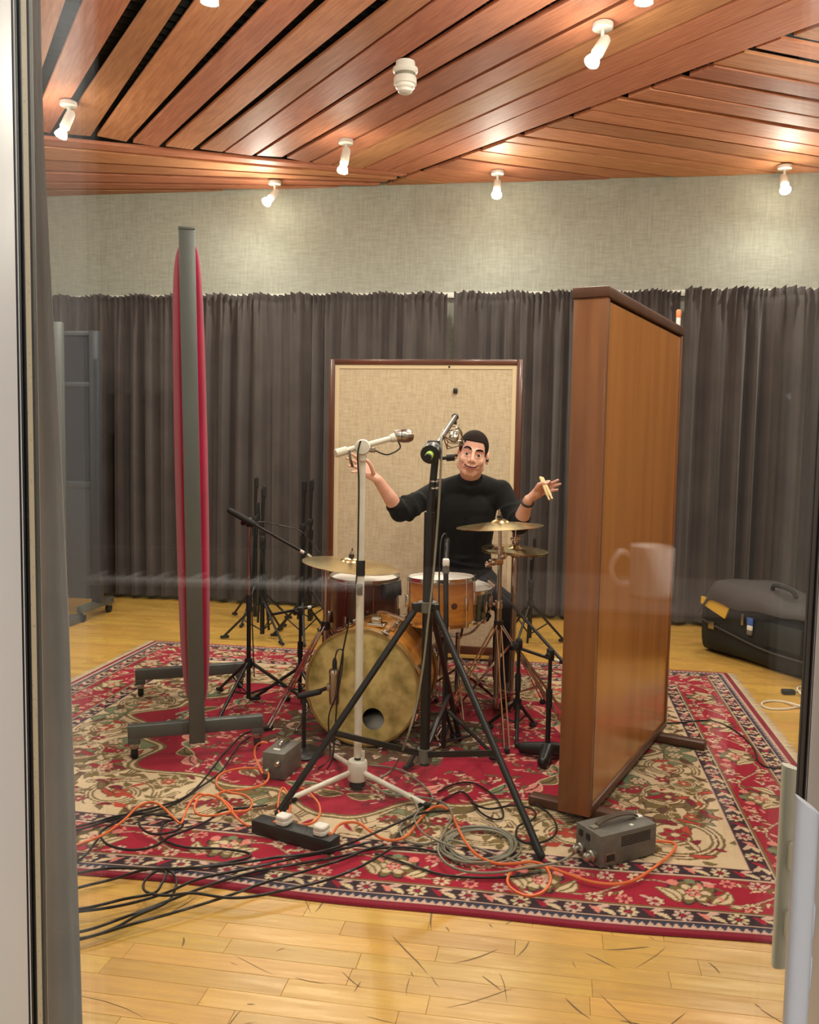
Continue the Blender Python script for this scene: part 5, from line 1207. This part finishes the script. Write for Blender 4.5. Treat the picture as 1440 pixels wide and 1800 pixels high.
# trousers and shoes
tr = MB(); hipR, hipL = pel + Vector((-.085, -.02, -.02)), pel + Vector((.085, -.02, -.02))
kR, kL = Vector((pel.x - .235, 4.53, .55)), P(890, 1062, 4.43); aR_, aL_ = Vector((pel.x - .25, 4.53, .13)), Vector((kL.x - .005, 4.50, .15))
tr.caps(hipR, hipL, .125, .125, 18)
for hip, kn, an in ((hipR, kR, aR_), (hipL, kL, aL_)): tr.caps(hip, kn, .088, .058, 16).caps(kn, kn + (an - kn) * .4, .057, .056, 16).caps(kn + (an - kn) * .4, an, .060, .050, 16)
for v in tr.v: v.z = max(v.z, .06)
bake(tr, 'trousers', 'trousers', per, .010, 4)
for an in (aR_, aL_):
    f = Vector((an.x, an.y, .082 if an is aR_ else .088)); sh_ = MB(); sh_.caps(f + Vector((0, .03, .012)), f + Vector((0, -.16, .0)), .042, .036, 14)
    for v in sh_.v: v.z = max(v.z, .046 if an is aR_ else .066)
    sh_.build('shoe', 'black_plastic', per)
c = wrL + (elL - wrL) * .12; d = (wrL - elL).normalized(); o = MB(); ring(o, c, d, .029, .006, 24, 6).build('wristband', 'felt', per)
for a, b, r1 in nail:
    d = (b - a).normalized(); n_ = (Vector((0, -1, .5)) - d * Vector((0, -1, .5)).dot(d)).normalized(); MB().ball(b + n_ * r1 * .72 - d * .001, .0048, 8, (.9, .35, 1.2), (d.cross(n_), n_, d)).build('fingernail', 'nail', per)
mat('hickory', (.72, .55, .27), .5)
for k, (p0, p1) in enumerate((((951.5, 842), (966, 879)), ((955, 843), (971, 877)))):
    a, b = P(*p0, 4.345), P(*p1, 4.235 - k * .016); d = (b - a).normalized(); a2 = a - d * .015
    ln = (b - a2).length
    o = MB().lathe(a2, d, [(0, 0), (.0070, .002), (.0074, .01), (.0074, ln * .8), (.0055, ln - .03), (.0042, ln - .014), (.0058, ln - .008), (.0045, ln), (0, ln + .001)], 12).build('drumstick', 'hickory', None, at=a2)
    tag(o, 'pale wooden drumstick held between thumb and fingers of the drummer', 'drumstick', 'drumsticks in the drummer\'s hand')
# ================================================================ BOXES, POWER STRIP, CABLES
def axes(d): d = Vector((d.x, d.y, 0)).normalized(); return d, Vector((-d.y, d.x, 0)), UP
Z0R = .0105
# ---- grey power-supply box
c0, c1, c2 = gv(1055, 1535), gv(1146, 1510), gv(1024, 1505); bu = (c1 - c0).normalized(); bw = Vector((-bu.y, bu.x, 0)); Lb, Wb, Hb = .235, .125, .105
o_ = c0 + bu * Lb / 2 + bw * Wb / 2 + UP * Z0R; ax = (bu, bw, UP)
t = thing('power_supply', 'grey metal power supply box with strap handle and side vent on the rug', 'power supply', o_)
MB().rbox(o_ + UP * (Hb / 2 + .004), (Lb, Wb, Hb), .004, ax).build('case', 'grey_enamel', t)
for a in (-1, 1):
    for b in (-1, 1): MB().cyl(o_ + bu * a * Lb * .4 + bw * b * Wb * .36, o_ + bu * a * Lb * .4 + bw * b * Wb * .36 + UP * .006, .008, n=10).build('foot', 'black_rubber', t)
hp_ = [o_ + UP * (Hb + .004) + bu * q + UP * z for q, z in ((-.085, .003), (-.075, .012), (-.03, .022), (.03, .022), (.075, .012), (.085, .003))]
mat('strap_brown', (.075, .052, .035), .6)
mb = MB(); pts = spline(hp_, 5)
for p in pts: mb.v += [p - bw * .011, p + bw * .011, p + bw * .011 + UP * .004, p - bw * .011 + UP * .004]
n = len(pts)
for i in range(n - 1): mb.f += [tuple(4 * i + q for q in (k, (k + 1) % 4)) + tuple(4 * (i + 1) + q for q in ((k + 1) % 4, k)) for k in range(4)]
mb.f += [(0, 1, 2, 3), tuple(4 * (n - 1) + k for k in range(4))]; mb.build('handle', 'strap_brown', t)
for q in (-.092, .092): MB().rbox(o_ + UP * (Hb + .007) + bu * q, (.028, .022, .007), .002, ax).build('handle_cap', 'white_plastic' if q > 0 else 'grey_cable', t)
MB().rbox(o_ + UP * (Hb + .005) + bu * .03 - bw * .038, (.012, .012, .003), .001, ax).build('sticker', 'cream_plastic', t)
mb = MB()
for i in range(16):
    for k in range(5): mb.box(o_ - bw * (Wb / 2 + .0004) + bu * (-.03 + i * .0078) + UP * (.062 + k * .0072), (.0048, .0016, .0048), ax)
v_ = mb.build('vent_grille', 'black_metal', t, smooth=0); v_['kind'] = 'stuff'
MB().rbox(o_ - bw * (Wb / 2 + .001) - bu * .078 + UP * .032, (.042, .003, .032), .001, ax).build('name_plate', 'worn_steel', t); MB().rbox(o_ - bw * (Wb / 2 + .0025) - bu * .078 + UP * .032, (.034, .002, .024), .0008, ax).build('plate_face', 'black_metal', t)
for b_, z in ((.028, .036), (-.028, .034)):
    q = o_ - bu * (Lb / 2) + bw * b_ + UP * z; mb = MB(); mb.lathe(q, -bu, [(0, 0), (.019, 0), (.019, .012), (.015, .016), (.0145, .034), (.008, .04), (0, .04)], 16); mb.build('connector', 'mic_nickel', t)
for b_ in (.036, .0): MB().rbox(o_ - bu * (Lb / 2 + .002) + bw * b_ + UP * .084, (.005, .016, .022), .001, ax).build('switch', 'black_plastic', t)
# ---- small box behind the power strip
c0, c1 = gv(459, 1372), gv(501, 1378); bu2 = (c1 - c0).normalized(); bw2 = Vector((-bu2.y, bu2.x, 0)); ax2 = (bu2, bw2, UP); o2 = (c0 + c1) / 2 + bw2 * .085 + UP * Z0R
t = thing('microphone_power_box', 'small grey metal box with handle behind the power strip', 'power supply', o2)
MB().rbox(o2 + UP * .055, (.095, .17, .105), .003, ax2).build('case', 'grey_enamel', t)
MB().rbox(o2 + UP * .110 - bw2 * .05, (.03, .012, .008), .002, ax2).build('top_label', 'drum_white', t); MB().tube(spline([o2 + UP * .107 + bw2 * q + UP * z for q, z in ((.06, 0), (.05, .014), (-.01, .016), (-.025, 0))], 5), .007, 8).build('handle', 'worn_steel', t)
for a, z in ((-.022, .035), (.024, .07)): MB().lathe(o2 - bw2 * .085 + bu2 * a + UP * z, -bw2, [(0, 0), (.012, 0), (.012, .014), (.008, .022), (0, .022)], 14).build('connector', 'mic_nickel', t)
# ---- power strip with two plugs
s0, s1 = gv(441, 1470), gv(580, 1510); su = (s1 - s0).normalized(); sw_ = Vector((-su.y, su.x, 0)); Ls_ = (s1 - s0).length; so = (s0 + s1) / 2 + sw_ * .032 + UP * Z0R; axs = (su, sw_, UP)
t = thing('power_strip', 'black four-way power strip with red switch on the rug', 'power strip', so)
MB().rbox(so + UP * .024, (Ls_, .062, .047), .005, axs).build('housing', 'black_plastic', t)
MB().rbox(so + UP * .048 - su * .075, (.026, .018, .004), .001, axs).build('switch', 'orange_cable', t)
for q in (-.02, .04):
    mb = MB()
    for a, b in ((0, .012), (-.009, -.006), (.009, -.006)): mb.box(so + su * (q + a) + sw_ * b + UP * .0478, (.003, .007, .001), axs)
    mb.build('socket_slot', 'black_metal', t, smooth=0)
for k, q in enumerate((-.048, .105)):
    c = so + su * q + UP * .048
    p = thing('mains_plug', ('white mains plug beside the red switch of the power strip', 'white mains plug at the end socket of the power strip')[k], 'plug', c)
    mb = MB()
    hexa = [(-.024, -.012), (-.014, -.024), (.014, -.024), (.024, -.012), (.022, .020), (-.022, .020)]
    vs = [c + su * (a * s_) + sw_ * (b * s_) + UP * z for z, s_ in ((.0005, .86), (.004, 1), (.013, 1), (.016, .92), (.020, .98), (.028, .98), (.032, .86)) for a, b in hexa]
    mb.v = vs; mb.f = [(6 * r_ + i, 6 * r_ + (i + 1) % 6, 6 * (r_ + 1) + (i + 1) % 6, 6 * (r_ + 1) + i) for r_ in range(6) for i in range(6)] + [tuple(range(6))[::-1], tuple(range(36, 42))]
    mb.build('body', 'white_plastic', p, smooth=30)
    MB().box(c + sw_ * .004 + UP * .0005, (.006, .004, .0008), axs).build('pin', 'worn_steel', p, smooth=0)

# ---- cables: points where each lies on the rug or floor
def lay(label, pts, m, r=.0042, lift=0.0, group=None, name='cable', on=Z0R):
    q = []
    for p in pts:
        z = p[2] if len(p) > 2 else 0.0
        q.append(G(p[0], p[1], on + r + lift + z))
    return wire(name, label, q, r, m, group=group)
O = 'orange_cable'
lay('orange cable from the power strip past the black tripod leg to the grey power supply', [(577, 1466, .035), (584, 1466, .03), (594, 1452, .02), (608, 1446, .01), (630, 1447), (652, 1462), (672, 1474), (695, 1477), (717, 1468), (735, 1445), (752, 1425), (770, 1417), (790, 1425), (803, 1450), (815, 1475), (832, 1497), (850, 1510), (875, 1518), (905, 1518), (935, 1515), (958, 1523), (968, 1545), (958, 1565), (935, 1575), (912, 1570), (895, 1557), (893, 1543), (903, 1530), (930, 1524), (965, 1525), (1000, 1537), (1040, 1550), (1085, 1554), (1120, 1545), (1150, 1525), (1175, 1505), (1188, 1490), (1184, 1482), (1165, 1479), (1150, 1479, .02)], O, .0048, .011)
lay('orange cable loop standing up between power strip and white stand base', [(503, 1438, .03), (510, 1420, .02), (508, 1400), (498, 1385), (492, 1395), (489, 1415), (492, 1432), (505, 1445), (530, 1450), (550, 1446), (562, 1432), (561, 1415), (550, 1400), (535, 1388), (522, 1384)], O, .0045, .020)
lay('orange cable snaking in loops between crimson screen and power strip', [(438, 1452, .0), (425, 1445), (410, 1430), (398, 1415), (385, 1403), (365, 1397), (350, 1402), (342, 1418), (346, 1430), (365, 1434), (390, 1431), (408, 1425), (400, 1412), (382, 1398), (400, 1390), (430, 1388), (460, 1380), (472, 1368), (468, 1355), (445, 1350), (415, 1352), (390, 1360), (380, 1372), (385, 1385), (405, 1393), (430, 1398), (443, 1410), (438, 1423), (420, 1427), (402, 1425)], O, .0042, .030)
lay('orange cable crossing the rug border beside the dark cable bundle', [(120, 1490), (150, 1480), (180, 1468), (205, 1452), (225, 1435), (240, 1420), (258, 1411), (275, 1412), (290, 1422), (305, 1437), (318, 1447), (325, 1430), (335, 1410), (348, 1396), (362, 1398)], O, .0042, .034)
lay('short orange cable arching into the small grey box', [(462, 1360, .03), (455, 1345, .05), (448, 1328, .07), (450, 1312, .10), (460, 1305, .125), (470, 1306, .12)], O, .0042, 0)
K = 'black_cable'
KB = [
 [(60, 1640), (140, 1638), (220, 1612), (300, 1582), (380, 1552), (460, 1530), (540, 1516), (600, 1505), (660, 1492), (720, 1490), (780, 1500)],
 [(60, 1650), (140, 1650), (230, 1625), (320, 1600), (400, 1575), (470, 1550), (540, 1530), (610, 1508), (640, 1495), (675, 1485)],
 [(60, 1605), (140, 1602), (220, 1590), (290, 1570), (350, 1545), (430, 1528), (520, 1508), (590, 1495), (650, 1480)],
 [(60, 1590), (135, 1598), (220, 1580), (270, 1570), (285, 1552), (292, 1535), (280, 1530), (262, 1540), (252, 1555), (258, 1568), (290, 1574), (340, 1570), (400, 1578), (450, 1575), (520, 1560), (580, 1545), (640, 1520), (690, 1490)],
 [(60, 1550), (140, 1534), (200, 1526), (300, 1527), (400, 1520), (480, 1508), (560, 1498), (620, 1480), (680, 1455), (740, 1430), (790, 1425)],
 [(60, 1585), (140, 1560), (200, 1545), (260, 1528), (330, 1527), (420, 1512), (440, 1505), (432, 1498), (390, 1492), (330, 1490), (290, 1478), (282, 1462), (292, 1445), (320, 1440)],
 [(60, 1472), (140, 1458), (200, 1440), (260, 1428), (310, 1412), (350, 1385), (385, 1360), (400, 1340), (420, 1310), (440, 1295)],
 [(60, 1466), (140, 1452), (200, 1436), (270, 1420), (320, 1404), (350, 1380), (372, 1352), (400, 1318), (430, 1290), (470, 1280)],
 [(60, 1540), (135, 1515), (170, 1478), (180, 1460), (205, 1445), (235, 1430), (275, 1432), (310, 1440), (322, 1450), (305, 1462), (270, 1466), (248, 1455), (246, 1440), (262, 1432), (300, 1430)],
 [(175, 1468), (190, 1485), (230, 1494), (270, 1488), (300, 1470), (340, 1455), (370, 1440), (390, 1425), (430, 1420), (470, 1415)],
 [(60, 1665), (145, 1650), (200, 1632), (240, 1610), (290, 1588), (305, 1570), (310, 1548), (300, 1532), (285, 1530)]]
KL = {3: 'black cable with a small round loop at the rug edge, beside bare floor', 4: 'black cable running straight along the dark guard stripe of the rug border', 5: 'black cable doubling back in a long hairpin over the red rug border',
      6: 'black cable curving from the window up to the small grey box', 7: 'black cable running beside its neighbour to the crimson screen\'s caster', 8: 'black cable knotted into a ring under the orange cable',
      9: 'black cable sagging in one wide bow across the red rug border', 10: 'black cable lowest of the bundle, crossing bare floor and ending in a hook'}
for i, p in enumerate(KB):
    lay(KL.get(i, 'black cable of the loose bundle fanning over the rug edge by the window'), p, K, .0042, .004 + .0085 * (i % 5) * .6, 'black cables fanning over the rug edge', on=.0105)
lay('thin black cable curving over the rug border to the wooden screen', [(1140, 1272), (1200, 1270), (1240, 1266), (1270, 1272), (1300, 1290), (1325, 1315), (1335, 1340), (1360, 1350), (1420, 1347)], K, .0034)
lay('black cable tangle looping under the heavy tripod stand', [(770, 1392), (800, 1378), (830, 1376), (860, 1392), (878, 1412), (885, 1435), (870, 1440), (845, 1428), (828, 1405), (812, 1392), (790, 1400), (760, 1420), (730, 1445), (700, 1465), (690, 1485)], K, .0036, .005)
lay('black cable winding from tripod leg to wooden screen foot', [(660, 1500), (720, 1520), (780, 1538), (850, 1543), (910, 1540), (950, 1533)], K, .0040, .002)
lay('black cable looping on the crimson ground beside the wooden screen', [(930, 1395), (945, 1415), (965, 1430), (978, 1450), (975, 1468), (955, 1480), (925, 1482), (908, 1470), (912, 1452), (935, 1442), (942, 1430), (930, 1420), (900, 1416), (860, 1422), (830, 1412)], K, .0038, .012)
Gc = 'grey_cable'
coil = []
for i in range(5 * 14 + 4):
    a = i / 14 * 2 * math.pi + 2.2; k = i / 14; rx, ry = 62 + 8 * math.sin(k * 2.1), 29 + 4 * math.sin(k * 1.7 + 1); coil.append((843 + 5 * math.sin(k * 1.3) + rx * math.cos(a), 1486 + 3 * math.cos(k) + ry * math.sin(a), .0016 * (i / 14) + .0008 * math.sin(i * 2.4)))
coil = [(650, 1345), (690, 1350), (720, 1362), (760, 1400), (735, 1425), (712, 1440), (703, 1460), (715, 1478), (745, 1484), (775, 1480)] + coil + [(900, 1512), (930, 1522), (980, 1516), (1010, 1500, .01), (1022, 1494, .03)]
lay('grey cable coiled flat beside the black tripod foot, tail to the power supply', coil, Gc, .0042, .004)
lay('grey cable in a wide loop around the coiled one', [(700, 1400), (745, 1402), (780, 1412), (795, 1432), (785, 1455), (775, 1475), (770, 1495), (785, 1518), (820, 1532), (870, 1534), (915, 1527), (960, 1520)], Gc, .0040, .018)
lay('thin grey cable crossing from the white stand to the coil', [(640, 1372), (680, 1395), (720, 1400), (735, 1425), (728, 1440), (745, 1465), (775, 1480), (800, 1490)], Gc, .0034, .026)
lay('white cable with black plug on the floor by the bag', [(1394, 1216), (1405, 1215), (1420, 1214), (1440, 1217), (1458, 1226), (1440, 1232), (1420, 1226), (1408, 1219, .012), (1402, 1211, .012), (1406, 1207), (1416, 1209)], 'white_cable', .0050, 0, name='power_cable', on=0.001)
p = G(1386, 1216, .014); o = MB().rbox(p, (.07, .04, .026), .006).build('cable_plug', 'black_plastic', None, at=Vector((p.x, p.y, 0))); tag(o, 'black plug end of the white cable on the floor', 'plug')
lay('white cable looped flat on the floor beyond the rug fringe', [(1470, 1249), (1430, 1245), (1405, 1243), (1382, 1246), (1356, 1246), (1341, 1241), (1341, 1235), (1354, 1232), (1375, 1233), (1400, 1239, .011), (1420, 1244, .011), (1445, 1243), (1470, 1240)], 'white_cable', .0055, 0, name='power_cable', on=0.001)

# ================================================================ CONTROL ROOM (seen only as reflections in the window glass)
def mir(x, y, Y, b=.829):
    """place in the control room whose mirror image in the glass shows at the pixel, Y metres away"""
    v = P(x, y, Y); return v - EN * (2 * (v.dot(EN) - b))
mat('mug_white', (.82, .80, .77), .25); mat('desk_top', (.05, .035, .028), .5)
mg = mir(1143, 1046, 1.66); dz = mg.z
a_, b_ = toroom(mg)
o = rbx(MB(), a_ - .55, 1.6, b_ - .25, b_ + .18, dz - .03, dz).build('console_shelf', 'desk_top', None, smooth=0, at=RM(a_, b_, 0)); tag(o, 'dark shelf in the control room carrying a mug', 'shelf')
legs = MB(); rbx(legs, 1.5, 1.55, b_ - .2, b_ + .1, 0, dz - .0305).build('support', 'desk_top', o, smooth=0)
mb = MB(); rbx(mb, a_ - .5, a_ - .45, b_ - .2, b_ + .1, 0, dz - .0305).build('support', 'desk_top', o, smooth=0)
t = thing('mug', 'plain white mug on the dark control-room shelf', 'mug', mg)
MB().lathe(mg, UP, [(0, .001), (.037, .001), (.040, .006), (.041, .092), (.0395, .095), (.038, .092), (.037, .010), (0, .008)], 32).build('cup', 'mug_white', t)
hd_ = -E1
MB().tube(spline([mg + hd_ * .040 + UP * .075, mg + hd_ * .060 + UP * .080, mg + hd_ * .074 + UP * .052, mg + hd_ * .062 + UP * .022, mg + hd_ * .040 + UP * .020], 6), .0055, 10).build('handle', 'mug_white', t)
lp = mg + E1 * .26 + EN * .10 + UP * .36; ft = RM(toroom(lp)[0] + .10, b_ - .08, dz)  # lamp added beside the mug so its reflection shows brighter in the glass
t = thing('mug_fill_lamp', 'small desk lamp added to brighten the mug for its reflection', 'lamp', ft)
MB().lathe(ft, UP, [(0, 0), (.06, 0), (.06, .012), (.01, .02), (0, .02)], 20).build('base', 'black_metal', t)
dl = (mg + UP * .05 - lp).normalized()
MB().tube(spline([ft + UP * .015, ft + UP * .25, lp - dl * .055], 8), .006, 8).build('arm', 'black_metal', t)
MB().lathe(lp, dl, [(.018, -.06), (.028, -.05), (.055, .03), (.053, .03), (.026, -.048), (.0, -.055)], 24).build('shade', 'lamp_white', t)
emit('mug_fill_glow', (1.0, .90, .80), 420.0)
MB().lathe(lp, dl, [(.0, .0), (.034, -.001), (.034, -.006), (0, -.007)], 18).build('bulb', 'mug_fill_glow', t)

# stage piano and clear cup, both behind or beside the camera
pk_ = mir(505, 1030, 2.25); ka = math.radians(-6); kd = E1 * math.cos(ka) + EN * math.sin(ka); kn = Vector((-kd.y, kd.x, 0)); kax = (kd, kn, UP)
t = thing('stage_piano', 'black stage piano on legs in the control room', 'keyboard', Vector((pk_.x, pk_.y, 0)))
pc_ = pk_ - kd * .30
MB().rbox(pc_ - UP * .045 - kn * .10, (1.25, .30, .09), .01, kax).build('case', 'black_plastic', t)
MB().rbox(pc_ + UP * .03 - kn * .20, (1.25, .10, .07), .01, kax).build('panel', 'black_plastic', t)
for s in (-.55, .55): MB().box(pc_ + kd * s - kn * .1 - UP * (.045 + (pk_.z) / 2), (.04, .24, pk_.z - .09), kax).build('leg', 'black_metal', t, smooth=0)
km_ = None
for i in range(50):
    if km_ is None:
        o = MB().rbox(pc_ + kd * -.59 - kn * .02 + UP * .006, (.0222, .14, .014), .002, kax).build('white_key', 'mug_white', t); km_ = o
    else:
        o = km_.copy(); COL.objects.link(o); o.parent = t; o.location = kd * (.0236 * i)
    if i % 7 in (0, 1, 3, 4, 5) and i < 49: MB().rbox(pc_ + kd * (-.578 + .0236 * i) - kn * .05 + UP * .016, (.012, .09, .012), .002, kax).build('black_key', 'black_plastic', t)
cu = mir(510, 1385, 1.28); t = thing('clear_cup', 'clear plastic cup on a small dark table in the control room', 'cup', cu)
cm = bpy.data.materials.new('clear_plastic'); cm.use_nodes = True; pb_ = cm.node_tree.nodes['Principled BSDF']; pb_.inputs['Transmission Weight'].default_value = 1.0; pb_.inputs['Roughness'].default_value = .05; pb_.inputs['IOR'].default_value = 1.45; MATS['clear_plastic'] = cm
MB().lathe(cu, UP, [(0, .001), (.032, .001), (.045, .138), (.047, .139), (.047, .143), (.044, .142), (.0305, .004), (0, .004)], 36).build('wall', 'clear_plastic', t)
ca_, cb_ = toroom(cu)
o = thing('side_table', 'small dark side table carrying the clear cup', 'table', RM(ca_, cb_, 0))
rbx(MB(), ca_ - .2, ca_ + .2, cb_ - .25, cb_ + .12, cu.z - .025, cu.z).build('top', 'desk_top', o, smooth=0)
for q, r_ in ((-.17, -.2), (.17, -.2), (-.17, .09), (.17, .09)): rbx(MB(), ca_ + q - .015, ca_ + q + .015, cb_ + r_ - .015, cb_ + r_ + .015, 0, cu.z - .0255).build('leg', 'desk_top', o, smooth=0)
# ---------------------------------------------------------------- ceiling spots (reflector bulbs: the front dome shines, the neck only glows)
emit('bulb_front', (1.0, .93, .82), BULB); emit('bulb_neck', (1.0, .88, .70), 110.0)
def spot_at(c, label, aim, group=None):
    t = thing('ceiling_spotlight', label, 'spotlight', c, group)
    MB().lathe(c, (0, 0, -1), [(0, 0), (.048, 0), (.05, .006), (.048, .024), (.04, .028), (0, .028)], 20).build('base', 'lamp_white', t)
    k = c + Vector((0, 0, -.085))
    MB().cyl(c + Vector((0, 0, -.026)), k, .0085, n=10).build('stem', 'lamp_white', t)
    d = Vector(aim).normalized()
    h0 = k - d * .035 + Vector((.0, 0, -.012)); h1 = h0 + d * .10
    hb = MB(); hb.lathe(h0, d, [(0, -.022), (.016, -.018), (.026, -.004), (.028, .02), (.030, .095), (.026, .10), (0, .10)], 18)
    hb.ball(k, .014, 10).build('holder', 'lamp_white', t)
    b_ = MB().lathe(h1, d, [(.016, .0), (.022, .018), (.034, .045), (.036, .056)], 18).build('bulb', 'bulb_neck', t)
    MB().lathe(h1, d, [(.0355, .0558), (.030, .0590), (.018, .0620), (0, .0630)], 18).build('bulb_front', 'bulb_front', b_)
def spot(x, y, label, aim):
    c = G(x, y, CEIL); spot_at(Vector((c.x, c.y, CEIL - .004)), label, aim)
LOOK = 'white ceiling spotlight '
spot(120, 178, LOOK + 'over the taupe curtain, where long boards meet cross boards', (-.25, -.25, -.8))
spot(372, -98, LOOK + 'among the widest boards above the crimson screen', (-.1, .15, -1))
spot(608, 245, LOOK + 'at the end of the long boards before the cross boards', (-.12, -.25, -.8))
spot(483, 318, LOOK + 'on the cross boards by the wall, near the beige panel', (-.45, -.65, -.7))
spot(875, 300, LOOK + 'just past the double beam, by the fabric wall', (-.08, -.62, -.75))
spot(1060, 40, LOOK + 'of large appearance with bulb hanging before the double beam', (-.42, -.35, -.75))
spot(1140, -100, LOOK + 'next to the large one, only its bulb tip in view', (-.05, .1, -1))
spot(1380, 290, LOOK + 'by the wall above the open black bag', (-.15, -.62, -.75))
# unseen lamps added to brighten the studio from the front and sides
for x, y, aim, lb in ((-1.9, 2.9, (.25, .5, -1), 'nearest the taupe curtain'), (.25, 2.3, (0, .6, -1), 'between its two neighbours'), (2.2, 2.6, (-.7, .45, -.9), 'nearest the wooden screen'), (-3.2, 4.6, (.5, .5, -1), 'beyond the crimson screen'), (2.7, 4.4, (-.9, -.1, -.9), 'beyond the wooden screen'), (1.3, 1.5, (0, .9, -.9), 'closest to the window glass')):
    spot_at(Vector((x, y, CEIL - .004)), LOOK + 'added out of view over the front of the studio, ' + lb, aim)
# control-room lamp: lights the frame and the near side of the window
c = Vector((.0, -.75, 2.66)); t = thing('ceiling_lamp', 'round white ceiling lamp of the control room', 'ceiling lamp', c)
emit('control_glow', (1.0, .95, .92), 230.0)
MB().lathe(c + Vector((0, 0, .036)), (0, 0, -1), [(0, 0), (.15, 0), (.15, .03), (.14, .036)], 24).build('base', 'lamp_white', t)
MB().lathe(c + Vector((0, 0, .002)), (0, 0, -1), [(.14, 0), (.12, .03), (.06, .045), (0, .05)], 24).build('diffuser', 'control_glow', t)
# smoke detector
c = G(713, 108, CEIL); c = Vector((c.x, c.y, CEIL - .003)); t = thing('smoke_detector', 'white smoke detector hanging between two ceiling boards', 'smoke detector', c)
MB().lathe(c, (0, 0, -1), [(0, 0), (.050, 0), (.052, .03), (.066, .035), (.066, .050), (.056, .06), (0, .06)], 24).build('base', 'white_plastic', t)
MB().lathe(c, (0, 0, -1), [(0, .06), (.050, .06), (.050, .078), (0, .078)], 24).build('neck', 'grey_cable', t)
MB().lathe(c, (0, 0, -1), [(0, .078), (.057, .078), (.060, .085), (.060, .115), (.052, .118), (.050, .132), (.040, .140), (.038, .152), (.024, .160), (0, .160)], 24).build('sensor_head', 'white_plastic', t)
